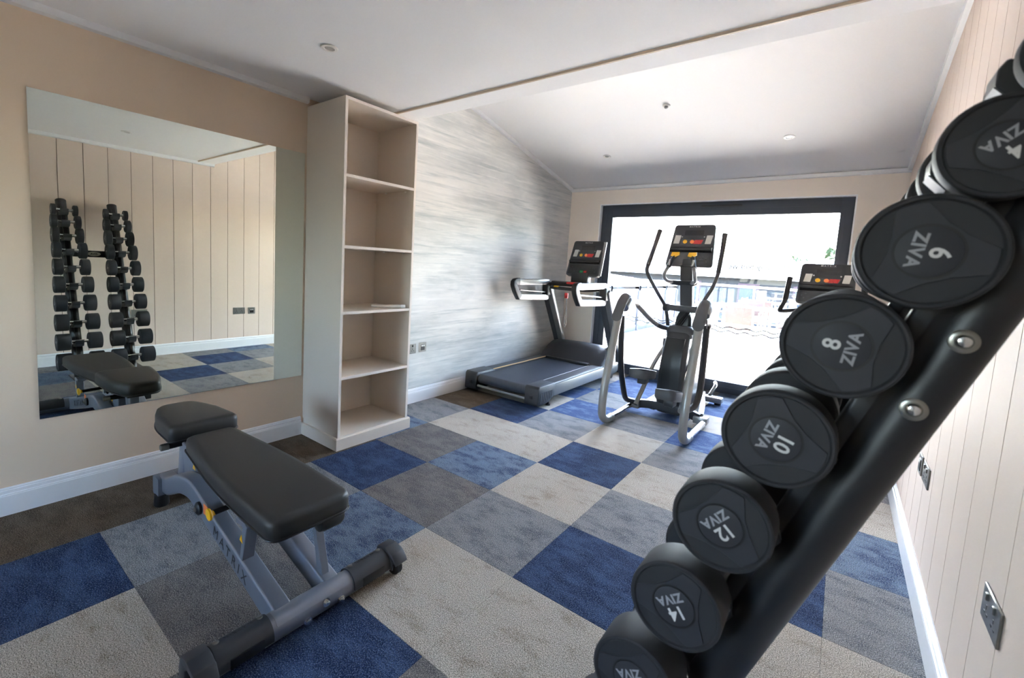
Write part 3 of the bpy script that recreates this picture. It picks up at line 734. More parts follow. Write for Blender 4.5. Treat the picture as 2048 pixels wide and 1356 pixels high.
# ------------------------------------------------------------------ consoles (shared design)
def console(parent, cx, cy, cz, w, h, tilt, wtop=.9, full=True):
    """panel centre (cx,cy,cz) facing -Y, leaning back by tilt; returns placer"""
    n = Vector((0, -math.cos(tilt), math.sin(tilt))); u = Vector((1, 0, 0)); v = Vector((0, math.sin(tilt), math.cos(tilt)))
    o = Vector((cx, cy, cz))
    def W(a, b, c=0): return o+u*a+v*b+n*c
    def slab(poly, c0, c1): return G().loft([[W(a, b, c0) for a, b in poly], [W(a, b, c1) for a, b in poly]])
    wb, wt = w/2, w*wtop/2
    outline = rounded_poly([(-wb, -h/2), (wb, -h/2), (wt, h/2), (-wt, h/2)], .03, 5)
    sh = obj('console_shell', slab(outline, -.045, 0), m_plast2, parent, 30)
    inner = [(a*.955, b*.965) for a, b in outline]
    obj('console_face', slab(inner, -.001, .003), m_plast, parent, 30)
    def at(f): return wb+(wt-wb)*f       # half width at height fraction 0..1
    # lettering, display, strips, button bar
    obj('console_lettering', G().mesh(text_mesh('MATRIX', .019, .02, .0003, 'CENTER', 1.5), W(0, h*.445, .0045), u, v), m_letter, parent, 0)
    obj('display', slab([(-w*.19, h*.24), (w*.21, h*.24), (w*.21, h*.36), (-w*.19, h*.36)], .0025, .0045), m_display, parent, 0)
    for s in (-1, 1):
        a = s*w*.335; q = w*.062
        obj('instruction_strip', slab([(a-q-.004, h*.04), (a+q-.004, h*.04), (a+q+.006, h*.24), (a-q+.006, h*.24)], .003, .0042), m_paperstrip, parent, 0)
    obj('speed_key_surround', slab([(-w*.24, h*.02), (w*.20, h*.02), (w*.25, h*.145), (-w*.22, h*.145)], .003, .005), m_plast2, parent, 0)
    obj('speed_key_bar', slab([(w*.02, h*.035), (w*.19, h*.035), (w*.225, h*.13), (w*.05, h*.13)], .0045, .0058), m_red, parent, 0)
    for k, mm in enumerate((m_yellow, m_orange, m_red)):
        c = W(-w*.155+k*w*.15, h*.085, .005)
        b = obj('speed_key', G().lathe([(.0165*w/.36, 0), (.0165*w/.36, .003), (.013*w/.36, .0042), (.008*w/.36, .0042)], c, n, 20), mm, parent)
    for s in (-1, 1): obj('navigation_key', G().lathe([(.006, 0), (.005, .002)], W(s*w*.235, h*.205, .003), n, 10), m_letter, parent)
    # ledge
    lp = [(0, 0), (.030, .012), (.034, .030), (.012, .048), (0, .050)]
    g = G(); g.loft([[W(a, -h*.115+q[1]-.02, q[0]) for q in lp] for a in (-at(.38)*.93, at(.38)*.93)])
    obj('tablet_ledge', g, m_black, parent, 30)
    # lower keypad
    obj('keypad', slab([(-at(.2)*.9, -h*.45), (at(.2)*.9, -h*.45), (at(.3)*.9, -h*.19), (-at(.3)*.9, -h*.19)], .003, .0048), m_display, parent, 0)
    obj('start_key', slab([(-w*.085, -h*.43), (w*.005, -h*.43), (w*.02, -h*.36), (-w*.075, -h*.36)], .0045, .007), m_green, parent, 0)
    obj('stop_key', slab([(w*.03, -h*.43), (w*.11, -h*.43), (w*.125, -h*.36), (w*.045, -h*.36)], .0045, .007), m_red, parent, 0)
    for (a, b) in ((-.40, -.30), (-.33, -.26), (-.36, -.36), (.22, -.28), (.28, -.28), (.22, -.34), (.28, -.34), (.34, -.30), (.36, -.38)):
        obj('key', G().lathe([(.006, 0), (.005, .0025)], W(w*a, h*b, .0045), n, 10), m_plast2, parent)
    return W, n, u, v

# ------------------------------------------------------------------ treadmill
tr = thing('treadmill', 'grey and black treadmill beside the papered wall', 'treadmill', (-.95, 2.8, 0))
RX = [(-1.37, -1.245), (-.675, -.548)]
obj('deck', G().box(-1.25, -.67, 1.93, 3.25, .10, .172, .004), m_black, tr)
# belt loop around rear roller
prof = []
for k in range(9): 
    a = R(90+180*k/8); prof.append((1.935+.045*math.cos(a), .150+.045*math.sin(a)))
prof = [(3.25, .195)]+prof+[(3.25, .105), (3.25, .112)]+[(1.935+.039*math.cos(R(270-180*k/8)), .150+.039*math.sin(R(270-180*k/8))) for k in range(9)]+[(3.25, .189)]
obj('running_belt', G().prism(prof, 'x', -1.232, -.688), m_belt, tr, 30)
obj('rear_roller', G().lathe([(.038, -.27), (.038, .27)], (-.96, 1.935, .150), (1, 0, 0), 20), m_black, tr)
obj('rear_guard_bar', G().box(-1.24, -.68, 1.885, 1.905, .075, .095, .004), m_silver, tr)
for k, (a, b) in enumerate(RX):
    out = a if k == 0 else b
    g = G().prism([(a, .205), (b, .205), (b, .192), (b-.004 if k == 0 else b, .10), (a if k == 0 else a+.004, .10), (a, .19)], 'y', 2.14, 3.22, .004, 1)
    obj('side_rail', g, m_plast2, tr, 30)
    obj('foot_rail_tread', G().box(a+.015, b-.015, 2.16, 3.18, .204, .208, .001, 1), m_plast, tr)
    g = G().prism([(1.875, .04), (1.868, .06), (1.872, .195), (1.89, .214), (2.16, .212), (2.16, .10), (2.06, .05)], 'x', a-.008, b+.008, .006, 2)
    ec = obj('rear_cap', g, m_plast, tr, 30)
    obj('socket_hole', G().box((a+b)/2-.014, (a+b)/2+.014, 1.862, 1.875, .10, .13, .002), m_black, ec)
    for q in range(7):
        y = 1.91+.030*q
        obj('cap_rib', G().prism([(y, .065+.003*q), (y+.012, .062+.003*q), (y+.022, .15), (y+.010, .155)], 'x', *( (b+.006, b+.011) if k == 1 else (a-.011, a-.006))), m_plast2, ec, 0)
    obj('levelling_foot', G().lathe([(.022, 0), (.022, .012), (.010, .016), (.010, .075)], ((a+b)/2+(.03 if k else -.03), 2.12, 0), (0, 0, 1), 16), m_black, tr)
    obj('front_wheel', G().lathe([(.035, -.015), (.035, .015)], ((a+b)/2, 3.62, .035), (1, 0, 0), 18), m_black, tr)
obj('side_skirt', G().box(-.556, -.546, 2.16, 3.3, .085, .19, .003), m_silver, tr)
obj('side_skirt', G().box(-1.372, -1.362, 2.16, 3.3, .085, .19, .003), m_silver, tr)
obj('safety_strip', G().box(-1.250, -1.238, 2.14, 3.2, .205, .214, .003), m_wood, tr)
obj('belt_line', G().box(-.692, -.688, 2.05, 3.2, .196, .2), m_letter, tr)
# motor hood
g = G(); rings = []
for (y, z, hw) in ((3.17, .206, .40), (3.20, .225, .405), (3.28, .275, .41), (3.38, .335, .41), (3.47, .372, .405), (3.58, .376, .40), (3.70, .345, .385), (3.76, .29, .37), (3.78, .12, .365)):
    c = -.959
    rings.append([(c-hw, y, .07), (c-hw, y, max(.1, z-.05)), (c-hw*.92, y, z-.012), (c-hw*.6, y, z), (c, y, z+.006), (c+hw*.6, y, z), (c+hw*.92, y, z-.012), (c+hw, y, max(.1, z-.05)), (c+hw, y, .07)])
obj('motor_hood', g.loft(rings), m_plast, tr, 50)
obj('hood_lip', G().box(-1.23, -.69, 3.145, 3.185, .196, .222, .005), m_black, tr)
for s, x in ((-1, -1.315), (1, -.595)):
    obj('upright', G().tube([(x, 3.70, .20), (x, 3.60, .40), (x, 3.26, .97), (x, 3.235, 1.02)], .05, 12, 3, prof=rsec(.62, 1.15), ref=(1, 0, 0)), m_silver, tr, 40)
    obj('upright_trim', G().tube([(x-.033, 3.66, .22), (x-.033, 3.56, .40), (x-.033, 3.215, .97)], .03, 8, 1, prof=rsec(.12, 1.0), ref=(1, 0, 0)), m_plast2, tr, 40)
    # closed handrail loop
    yo, yi = 2.50, 3.22
    loop = rounded_poly([(yi, 1.088), (yo+.02, 1.085), (yo+.11, .925), (yi, .905)], [.03, .05, .05, .03], 4)
    hr = obj('handrail', G().tube([(x, a, b) for a, b in loop], .024, 10, 1, prof=rsec(1.35, .9), ref=(1, 0, 0), closed=True), m_silver, tr, 45)
    obj('handrail_grip', G().tube([(x, yo+.13, .918), (x, yo+.055, 1.0), (x, yo+.02, 1.075), (x, yo+.10, 1.092)], .028, 10, 4, prof=rsec(1.3, .95), ref=(1, 0, 0)), m_black, hr, 45)
    obj('lower_rod', G().tube([(x, 2.64, 1.0), (x, 3.2, .965)], .008, 8, 1), m_silver, hr)
    obj('joint_block', G().box(x-.04, x+.04, 3.17, 3.30, .93, 1.07, .012), m_black, tr)
obj('front_crossbar', G().tube([(-1.31, 3.24, 1.055), (-1.15, 3.22, 1.075), (-.75, 3.22, 1.075), (-.60, 3.24, 1.055)], .03, 12, 4, prof=rsec(1.2, .8), ref=(0, 0, 1)), m_black, tr)
obj('dash_tray', G().box(-1.27, -.64, 3.22, 3.40, 1.075, 1.105, .012), m_plast, tr)
obj('pulse_bar', G().tube([(-1.24, 3.20, 1.04), (-1.15, 3.10, 1.03), (-.77, 3.10, 1.03), (-.66, 3.20, 1.04)], .019, 12, 4), m_black, tr)
for x in (-1.12, -.79): obj('pulse_grip', G().box(x-.03, x+.03, 3.075, 3.11, 1.04, 1.056, .005), m_yellow, tr)
obj('stop_button', G().box(-1.03, -.87, 3.14, 3.20, 1.082, 1.106, .01), m_red, tr)
kc = obj('safety_key', G().box(-1.005, -.965, 3.075, 3.095, .925, .985, .006), m_red, tr)
obj('key_lanyard', G().tube([(-.985, 3.085, .925), (-.975, 3.085, .80), (-.99, 3.085, .68), (-.98, 3.085, .60), (-.965, 3.085, .66), (-.972, 3.085, .80), (-.975, 3.085, .92)], .0025, 6, 5), m_black, kc)
obj('console_neck', G().box(-1.06, -.85, 3.30, 3.40, 1.09, 1.22, .012), m_black, tr)
console(tr, -.93, 3.385, 1.385, .41, .43, R(20), .93)
obj('console_side_trim', G().tube([(-.722, 3.325, 1.19), (-.738, 3.46, 1.575)], .014, 8, 1, prof=rsec(.5, 1.5), ref=(1, 0, 0)), m_silver, tr)

# ------------------------------------------------------------------ elliptical trainer
EX = .3275
el = thing('elliptical_trainer', 'silver and dark grey elliptical trainer in front of the glazed door', 'elliptical', (EX, 2.7, 0))
for s in (-1, 1):
    xs = EX+s*.308
    obj('side_tube', G().tube([(xs, 2.10, .042), (xs, 2.02, .048), (xs, 1.955, .085), (xs, 1.93, .16), (xs, 1.945, .34), (xs, 2.03, .63), (xs, 2.115, .92)], .031, 14, 5), m_silver, el, 60)
    obj('floor_tube', G().tube([(xs, 2.09, .042), (xs, 2.62, .045)], .026, 14, 1), m_chrome, el)
    obj('tube_collar', G().lathe([(.033, 0), (.034, .03), (.028, .05)], (xs, 2.10, .042), (0, 1, 0), 16), m_silver, el)
    # pivot housing
    rings = []
    for (y, z, ry, rz) in ((2.075, .895, .035, .040), (2.10, .93, .042, .052), (2.155, 1.0, .046, .050), (2.215, 1.045, .044, .036), (2.25, 1.055, .03, .016)):
        rings.append([(xs+.042*math.cos(R(a)), y+ry*math.sin(R(a))*.35, z+rz*math.sin(R(a))) for a in range(0, 360, 24)])
    obj('pivot_cover', G().loft(rings), m_plast2, el, 60)
    obj('pivot_housing', G().tube([(xs, 2.20, .96), (xs, 2.27, 1.005), (xs-s*.005, 2.38, 1.01), (xs-s*.015, 2.46, .985)], [.045, .050, .038, .028], 14, 4), m_silver, el, 60)
    obj('pivot_bracket', G().prism([(2.16, .94), (2.26, .96), (2.30, .90), (2.26, .83), (2.20, .85)], 'x', xs+s*.028, xs+s*.040, .003, 1), m_steel, el, 30)
    obj('pivot_bolt', G().lathe([(.016, 0), (.016, .012), (.01, .016)], (xs+s*.04, 2.24, .885), (s, 0, 0), 14), m_chrome, el)
    ar = [(xs-s*.012, 2.44, .992), (xs-s*.045, 2.53, .925), (xs-s*.09, 2.62, .850), (xs-s*.13, 2.70, .800), (xs-s*.165, 2.78, .772), (xs-s*.205, 2.90, .757)]
    obj('link_arm', G().tube(ar[:4], .021, 12, 5), m_silver, el, 60)
    obj('link_arm_end', G().tube(ar[3:], .023, 12, 5), m_plast2, el, 60)
# swing arms (dark), opposite phases
xl_, xr_ = EX-.3275, EX+.337
sl1 = obj('swing_arm', G().tube([(xl_, 2.235, .89), (xl_, 2.25, .80), (xl_, 2.285, .56), (xl_, 2.33, .40), (xl_, 2.43, .20), (xl_, 2.52, .11), (xl_+.06, 2.58, .085)], .024, 12, 5), m_plast, el, 60)
sr1 = obj('swing_arm', G().tube([(xr_, 2.215, .89), (xr_, 2.215, .80), (xr_, 2.22, .56), (xr_, 2.20, .38), (xr_-.01, 2.12, .29), (xr_-.05, 2.02, .265)], .024, 12, 5), m_plast, el, 60)
# pedal links and pedals
obj('pedal_link', G().tube([(.09, 2.50, .085), (.105, 2.66, .25), (.125, 2.80, .42), (.175, 2.90, .57), (.20, 2.91, .62)], .019, 12, 4), m_silver, el, 60)
obj('pedal_link', G().tube([(.585, 2.02, .255), (.55, 2.20, .26), (.50, 2.45, .30), (.46, 2.70, .42), (.445, 2.88, .56)], .019, 12, 4), m_silver, el, 60)
obj('crank_joint', G().box(.165, .225, 2.86, 2.95, .585, .665, .012), m_plast2, el)
obj('crank_joint', G().box(.425, .485, 2.84, 2.93, .53, .61, .012), m_plast2, el)
def pedal(cx, cy, cz, tilt):
    o = Vector((cx, cy, cz)); v = Vector((0, math.cos(tilt), math.sin(tilt))); n = Vector((0, -math.sin(tilt), math.cos(tilt))); u = Vector((1, 0, 0))
    out = rounded_poly([(-.075, -.19), (.075, -.19), (.085, .02), (.06, .19), (-.06, .19), (-.085, .02)], [.05, .05, .06, .05, .05, .06], 4)
    def ring(sc, c): return [o+u*a*sc+v*b*(1-(1-sc)*.45)+n*c for a, b in out]
    g = G().loft([ring(.86, -.03), ring(.98, -.012), ring(1.0, .03), ring(.97, .042), ring(.88, .040), ring(.85, .012)], cap=True)
    pd = obj('pedal', g, m_plast2, el, 45)
    for k in range(5):
        b = -.1+.05*k
        obj('tread_rib', G().loft([[o+u*(-.055)+v*b+n*.011, o+u*(-.055)+v*(b+.012)+n*.011, o+u*(-.055)+v*(b+.006)+n*.016], [o+u*.055+v*b+n*.011, o+u*.055+v*(b+.012)+n*.011, o+u*.055+v*(b+.006)+n*.016]]), m_plast, pd, 0)
    obj('pedal_bracket', G().box(cx-.035, cx+.035, cy-.05, cy+.06, cz-.075, cz-.025, .008), m_plast, pd)
pedal(.15, 2.46, .375, R(-9)); pedal(.492, 2.08, .335, R(-12))
# base
obj('base_corner', G().box(.02, .10, 2.56, 2.64, .03, .09, .01), m_silver, el); obj('base_corner', G().box(.555, .665, 2.56, 2.66, .025, .085, .01), m_silver, el)
obj('base_beam', G().tube([(.06, 2.60, .07), (.20, 2.63, .085), (.46, 2.63, .085), (.60, 2.61, .065)], .03, 12, 4, prof=rsec(.9, 1.2), ref=(0, 0, 1)), m_plast, el, 45)
obj('base_rail', G().tube([(.2, 2.62, .075), (.25, 3.0, .085), (.27, 3.40, .06)], .03, 12, 3, prof=rsec(.8, 1.2), ref=(0, 0, 1)), m_plast2, el, 45)
obj('base_rail', G().tube([(.60, 2.62, .07), (.56, 2.85, .095), (.48, 3.2, .10), (.44, 3.42, .07)], .03, 12, 3, prof=rsec(.8, 1.2), ref=(0, 0, 1)), m_silver, el, 45)
obj('front_stabiliser', G().box(.05, .62, 3.38, 3.47, .022, .075, .01), m_silver, el)
for x in (.09, .58):
    obj('stabiliser_foot', G().lathe([(.03, 0), (.03, .02)], (x, 3.425, .002), (0, 0, 1), 14), m_black, el)
obj('transport_handle', G().tube([(.50, 3.45, .08), (.52, 3.56, .15), (.50, 3.64, .17)], .018, 10, 4), m_chrome, el)
# drive shroud and mast
rings = []
for (z, yf, yb, hw) in ((.03, 2.64, 3.36, .10), (.16, 2.62, 3.38, .115), (.36, 2.62, 3.33, .115), (.52, 2.65, 3.26, .11), (.66, 2.70, 3.18, .105), (.76, 2.76, 3.10, .10), (.80, 2.80, 3.06, .09)):
    ring = []
    for (a, b) in rounded_poly([(-hw, yf), (hw, yf), (hw*.9, yb), (-hw*.9, yb)], .05, 4): ring.append((EX+a, b, z))
    rings.append(ring)
sh = obj('drive_shroud', G().loft(rings), m_plast, el, 50)
obj('shroud_spine', G().loft([[(EX-.075+.01*k, 2.612+.006*abs(k-7.5)/7.5+(0.0 if z < .5 else (z-.5)*.38), z) for k in range(16)]+[(EX+.075-.01*k, 2.66+(0 if z < .5 else (z-.5)*.38), z) for k in range(16)] for z in (.10, .30, .42, .52, .62, .70)]), m_black, sh, 40)
obj('shroud_collar', G().loft([[(EX+a*k, 2.92+b*k, z) for a, b in rounded_poly([(-.115, -.17), (.115, -.17), (.10, .17), (-.10, .17)], .05, 4)] for z, k in ((.70, 1.0), (.765, .98), (.80, .82))]), m_plast2, el, 50)
obj('mast', G().tube([(EX, 2.985, .78), (EX, 2.955, .95), (EX, 2.88, 1.17), (EX, 2.83, 1.34)], .055, 16, 4, prof=rsec(.95, .75), ref=(0, 1, 0)), m_plast2, el, 50)
obj('cable_cover', G().loft([[(EX+a*k, 2.915+b*k, z) for a, b in rounded_poly([(-.07, -.06), (.07, -.06), (.07, .10), (-.07, .10)], .03, 4)] for z, k in ((.79, 1.05), (.87, .95), (.93, .6))]), m_black, el, 50)
for k in range(3): obj('cable', G().tube([(EX-.05+.02*k, 2.85, .80), (EX-.02+.02*k, 2.84, .86), (EX+.03+.01*k, 2.87, .93), (EX+.045, 2.90, .96)], .006, 8, 4), m_black, el, 60)
obj('handle_axle', G().lathe([(.030, -.155), (.034, -.150), (.034, -.112), (.028, -.110), (.028, .110), (.034, .112), (.034, .150), (.030, .155)], (EX, 2.80, .957), (1, 0, 0), 20), m_plast2, el)
for s in (-1, 1): obj('axle_cap', G().lathe([(.036, 0), (.036, .034), (.03, .04)], (EX+s*.125, 2.80, .957), (s, 0, 0), 18), m_black, el)
hl = [(.065, 2.815, 1.648), (.068, 2.70, 1.50), (.075, 2.545, 1.325), (.085, 2.53, 1.25), (.135, 2.69, 1.085), (.180, 2.79, .965), (.195, 2.84, .85), (.20, 2.89, .72)]
hr_ = [(.585, 2.925, 1.632), (.582, 2.90, 1.47), (.573, 2.875, 1.29), (.545, 2.84, 1.16), (.505, 2.81, 1.06), (.468, 2.80, .96), (.455, 2.82, .85), (.45, 2.86, .70)]
for hp in (hl, hr_):
    h = obj('moving_handlebar', G().tube(hp, .0165, 12, 5), m_plast2, el, 60)
    g1 = [Vector(hp[0]), Vector(hp[1]), Vector(hp[2])]
    obj('foam_grip', G().tube([g1[0], g1[1], g1[2]], [.0225, .019, .019], 12, 5), m_plast, h, 60)
obj('bottle_tray', G().loft([[(EX+a*k, 2.79+b*k, z) for a, b in rounded_poly([(-.13, -.10), (.13, -.10), (.10, .09), (-.10, .09)], .04, 4)] for z, k in ((1.165, .8), (1.18, .97), (1.205, 1.0), (1.208, .9))]), m_plast, el, 50)
for s in (-1, 1):
    gp = [(EX+s*.06, 2.72, 1.19), (EX+s*.115, 2.66, 1.20), (EX+s*.125, 2.60, 1.25), (EX+s*.105, 2.625, 1.32), (EX+s*.085, 2.66, 1.38), (EX+s*.07, 2.69, 1.42)]
    h = obj('fixed_grip', G().tube(gp[:4], .0145, 12, 4), m_silver, el, 60)
    obj('grip_sleeve', G().tube(gp[3:], .019, 12, 4), m_plast, h, 60)
    obj('pulse_plate', G().box(EX+s*.095-.008, EX+s*.095+.008, 2.618, 2.630, 1.33, 1.39, .003, rot=Matrix.Rotation(R(-25), 3, 'X')), m_steel, h)
    obj('resistance_key', G().loft([[(EX+s*.07+a, 2.672+b*.5+c, 1.43+b) for a, b in ((-.035, -.012), (.005, -.022), (.035, -.002), (.03, .024), (-.03, .022))] for c in (0, .02)]), m_yellow, h, 0)
obj('console_neck', G().box(EX-.05, EX+.06, 2.84, 2.93, 1.30, 1.40, .012), m_plast, el)
console(el, EX-.005, 2.925, 1.525, .40, .405, R(18), .86)

# ------------------------------------------------------------------ exercise bike (mostly behind the dumbbells)
bk_ = thing('exercise_bike', 'dark upright exercise bike by the panelled wall, mostly hidden behind the dumbbells', 'exercise bike', (1.33, 2.85, 0))
BXc = 1.33
obj('rear_stabiliser', G().tube([(BXc-.24, 2.25, .035), (BXc+.24, 2.25, .035)], .03, 12, 1), m_silver, bk_)
obj('front_stabiliser', G().tube([(BXc-.24, 3.25, .035), (BXc+.24, 3.25, .035)], .03, 12, 1), m_silver, bk_)
obj('main_beam', G().tube([(BXc, 2.25, .06), (BXc, 2.75, .14), (BXc, 3.25, .06)], .04, 12, 4), m_silver, bk_)
rings = []
for (z, yf, yb, hw) in ((.08, 2.68, 3.22, .07), (.25, 2.62, 3.30, .085), (.45, 2.66, 3.26, .085), (.62, 2.78, 3.12, .06)):
    rings.append([(BXc+a, b, z) for a, b in rounded_poly([(-hw, yf), (hw, yf), (hw, yb), (-hw, yb)], .04, 4)])
obj('drive_shroud', G().loft(rings), m_plast, bk_, 50)
for s in (-1, 1):
    obj('crank', G().tube([(BXc+s*.095, 2.88, .32), (BXc+s*.10, 2.88+s*.12, .32-s*.10)], .014, 10, 1), m_steel, bk_)
    obj('pedal', G().box(BXc+s*.15-.045, BXc+s*.15+.045, 2.88+s*.12-.05, 2.88+s*.12+.05, .305-s*.10, .335-s*.10, .008), m_black, bk_)
obj('seat_tube', G().tube([(BXc, 2.62, .35), (BXc, 2.46, .82)], .03, 14, 1), m_silver, bk_)
obj('saddle', G().loft([[(BXc+a*k, 2.44+b*k, z) for a, b in rounded_poly([(-.11, -.12), (.11, -.12), (.03, .16), (-.03, .16)], .03, 4)] for z, k in ((.82, .8), (.845, 1.0), (.885, .98), (.90, .8))]), m_vinyl, bk_, 50)
obj('mast', G().tube([(BXc, 2.98, .55), (BXc, 2.88, .85), (BXc, 2.80, 1.14)], .038, 14, 3), m_plast2, bk_, 60)
for s in (-1, 1):
    hb_ = [(BXc+s*.03, 2.79, 1.045), (BXc+s*.16, 2.66, 1.04), (BXc+s*.235, 2.53, 1.035), (BXc+s*.245, 2.50, 1.05), (BXc+s*.225, 2.545, 1.12), (BXc+s*.213, 2.575, 1.285)]
    h = obj('handlebar', G().tube(hb_, .015, 12, 4), m_plast, bk_, 60)
    obj('handlebar_grip', G().tube(hb_[4:], .0175, 12, 1), m_black, h, 60)
console(bk_, BXc, 2.77, 1.245, .35, .33, R(22), .94)

# ------------------------------------------------------------------ outside terrace
DZ0 = -.02
struct('ground', G().box(-40, 40, 4.08, 120, -2.6, -2.5), m_ground)
dk = struct('terrace_deck', G().box(-6, 8, YB+.16, 12.6, -.12, -.06), mat('deck_joist', (90, 84, 78), .9))
dm = None
y = YB+.165; 
pl_me = None
while y < 12.55:
    if pl_me is None:
        g = G().box(-6, 8, 0, .142, -.028, 0, .003, 1); pl_me = bpy.data.meshes.new('deck_plank'); pl_me.from_pydata(g.v, [], g.f); pl_me.materials.append(m_deck)
    link('deck_plank', pl_me, dk, (0, y, DZ0)); y += .148
# balustrade
bl = thing('glass_balustrade', 'glass balustrade with white top rail along the terrace edge', 'railing', (1, 12.45, DZ0))
obj('top_rail', G().tube([(-6, 12.45, 1.03), (8, 12.45, 1.03)], .03, 10, 1), m_whitemetal, bl)
for k in range(11):
    x = -6+1.4*k
    obj('post', G().tube([(x, 12.45, DZ0), (x, 12.45, 1.03)], .024, 8, 1), m_whitemetal, bl)
    if k < 10: obj('glass_panel', G().box(x+.05, x+1.35, 12.444, 12.454, .06, .96), m_balu, bl, 0)
# low slate framed screens along the left of the terrace
for k, (y0, y1) in enumerate(((5.2, 6.9), (6.9, 8.45), (8.45, 10.35), (10.35, 11.3))):
    sc = thing('terrace_screen', ['slate framed low screen bay nearest the glazed door', 'second slate framed low screen bay from the glazed door', 'third slate framed low screen bay from the glazed door', 'farthest slate framed low screen bay on the terrace'][k], 'screen', (-2.07, (y0+y1)/2, DZ0), 'low framed screens on the terrace')
    x = -2.07
    obj('corner_post', G().box(x-.05, x+.05, y1-.1, y1, DZ0, .98, .006), m_slate, sc)
    obj('base_rail', G().box(x-.04, x+.04, y0, y1-.1, DZ0, .12, .006), m_slate, sc)
    obj('top_rail', G().box(x-.03, x+.03, y0, y1-.1, .86, .90, .004), m_whitemetal, sc)
    obj('screen_panel', G().box(x-.012, x+.012, y0, y1-.1, .12, .86), m_whitepanel, sc, 0)
    obj('roof_beam', G().prism([(x+.05, .98), (x+.05, .86), (x-2.6, 1.12), (x-2.6, 1.24)], 'y', y1-.1, y1, .006, 1), m_slate, sc, 0)
    obj('roof_panel', G().prism([(x+.04, .965), (x+.04, .955), (x-2.6, 1.215), (x-2.6, 1.225)], 'y', y0, y1-.1), m_whitepanel, sc, 0)
    obj('floor_stud', G().lathe([(.02, 0), (.015, .02)], (x+.08, y1-.05, DZ0), (0, 0, 1), 10), m_chrome, sc)
# table + chairs
def make_chair():
    c = thing('terrace_chair', '', 'chair', (0, 0, 0), 'wicker chairs on the terrace')
    for (a, b) in ((-.22, -.22), (.22, -.22)): obj('leg', G().tube([(a, b, 0), (a, b+.02, .44), (a, b+.05, .62)], .013, 8, 2), m_whitemetal, c)
    for (a, b) in ((-.22, .22), (.22, .22)): obj('leg', G().tube([(a, b+.04, 0), (a, b, .44), (a, b+.07, .82)], .013, 8, 2), m_whitemetal, c)
    obj('seat', G().box(-.23, .23, -.23, .23, .42, .45, .01), m_tan, c)
    obj('backrest', G().box(-.215, .215, .235, .255, .50, .80, .008, rot=Matrix.Rotation(R(-10), 3, 'X')), m_tan, c)
    for s in (-1, 1): obj('armrest', G().tube([(s*.23, -.18, .62), (s*.235, .0, .645), (s*.225, .25, .66)], .013, 8, 3), m_whitemetal, c)
    return c
ch0 = make_chair()
spots = [(.16, 7.32, 170, 'tan wicker chair nearest the glazed door'), (-.68, 7.95, 250, 'tan wicker chair left of the near terrace table'), (.86, 8.2, 75, 'tan wicker chair right of the near terrace table'), (.0, 8.88, 0, 'tan wicker chair behind the near terrace table'),
         (.05, 10.12, 185, 'tan wicker chair before the far terrace table'), (.86, 10.8, 80, 'tan wicker chair right of the far terrace table'), (-.66, 10.9, 265, 'tan wicker chair left of the far terrace table')]
for k, (x, y, a, lab) in enumerate(spots):
    c = ch0 if k == 0 else copy_tree(ch0, None)
    c.location = (x, y, DZ0); c.rotation_euler = (0, 0, R(a)); c['label'] = lab
for (x, y, lab) in ((.1, 8.1, 'white square terrace table nearer the glazed door'), (.1, 10.9, 'white square terrace table nearer the balustrade')):
    t = thing('terrace_table', lab, 'table', (x, y, DZ0), 'white terrace tables')
    obj('table_top', G().box(x-.38, x+.38, y-.38, y+.38, .70, .73, .006), m_whitemetal, t)
    for a in (-.33, .33):
        for b in (-.33, .33): obj('leg', G().tube([(x+a, y+b, DZ0), (x+a, y+b, .70)], .02, 8, 1), m_whitemetal, t)
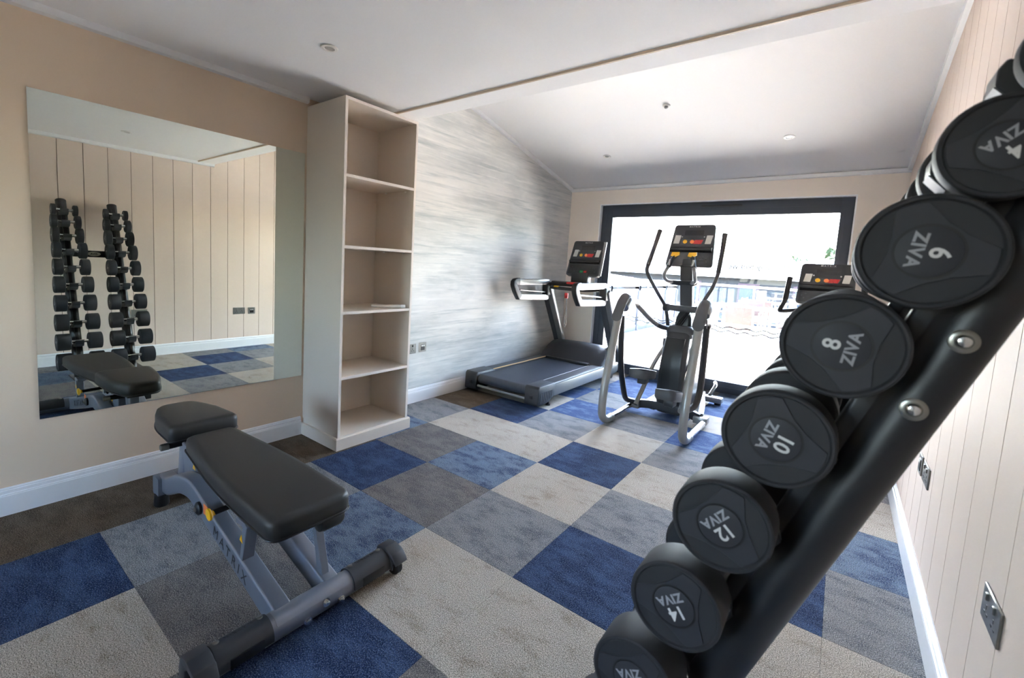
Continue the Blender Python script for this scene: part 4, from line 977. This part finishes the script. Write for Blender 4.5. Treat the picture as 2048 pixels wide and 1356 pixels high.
# building beyond
bd = thing('cladded_building', 'low grey clad building with pale corrugated roof beyond the terrace', 'building', (0, 24, -2.5))
obj('wall', G().box(-14, 9, 22, 30, -2.5, 1.42), m_clad, bd, 0)
V = []; Fc = []; n = 184
for i in range(n+1):
    x = -14.6+24.2*i/n; w = .05*math.cos(i*math.pi)
    V += [(x, 21.5, 1.40+w), (x, 26.0, 2.25+w)]
for i in range(n): Fc.append((2*i, 2*i+2, 2*i+3, 2*i+1))
obj('roof_sheet', G().add(V, Fc), m_roofing, bd, 0)
obj('fascia', G().box(-14.6, 9.6, 21.52, 21.6, 1.25, 1.42), m_whitemetal, bd, 0)
for x in (-11, -7.6, -4.3, -1.9, .2, 3.2):
    f = obj('window', G().box(x-.42, x+.42, 21.95, 22.0, .0, 1.02), m_maroon, bd, 0)
    obj('pane', G().box(x-.33, x+.33, 21.93, 21.96, .10, .92), m_winblue, f, 0)
# far trees and bushes
def tree(x, y, z0, h, r, label, mm, cat='tree', n=420):
    t = thing('tree' if cat == 'tree' else 'bush', label, cat, (x, y, z0))
    rnd = random.Random(int(x*10+y))
    if cat == 'tree': obj('trunk', G().tube([(x, y, z0), (x+.1, y, z0+h*.6)], [.16, .07], 8, 1), m_bark, t)
    V = []; Fc = []
    for k in range(n):
        a = rnd.uniform(0, 2*math.pi); b = math.acos(rnd.uniform(-1, 1)); q = r*rnd.uniform(.55, 1)
        c = Vector((x+q*math.sin(b)*math.cos(a), y+q*math.sin(b)*math.sin(a), z0+h-r*.9+q*math.cos(b)*.9))
        u = Vector((rnd.gauss(0, 1), rnd.gauss(0, 1), rnd.gauss(0, 1))).normalized(); v = u.orthogonal().normalized(); s = r*.13*rnd.uniform(.7, 1.3)
        o = len(V); V += [c-u*s, c+v*s*.5, c+u*s, c-v*s*.5]; Fc.append((o, o+1, o+2, o+3))
    obj('foliage', G().add(V, Fc), mm, t, 0)
tree(2.2, 34, -2.5, 6.6, 2.1, 'leafy tree beyond the clad building at the right of the window', m_leaf)
tree(-1.6, 36, -2.5, 5.6, 1.5, 'small tree beyond the clad building near the middle of the window', m_leaf)
tree(-5.2, 37, -2.5, 5.2, 1.3, 'second small tree beyond the clad building left of the middle', m_leaf)
tree(-17.5, 36, -2.5, 4.8, 1.3, 'small far tree above the low screens at the left', m_leaf)
tree(-1.75, 13.2, -.6, 1.15, .45, 'pale round bush just beyond the balustrade', m_leaf2, 'bush', 500)
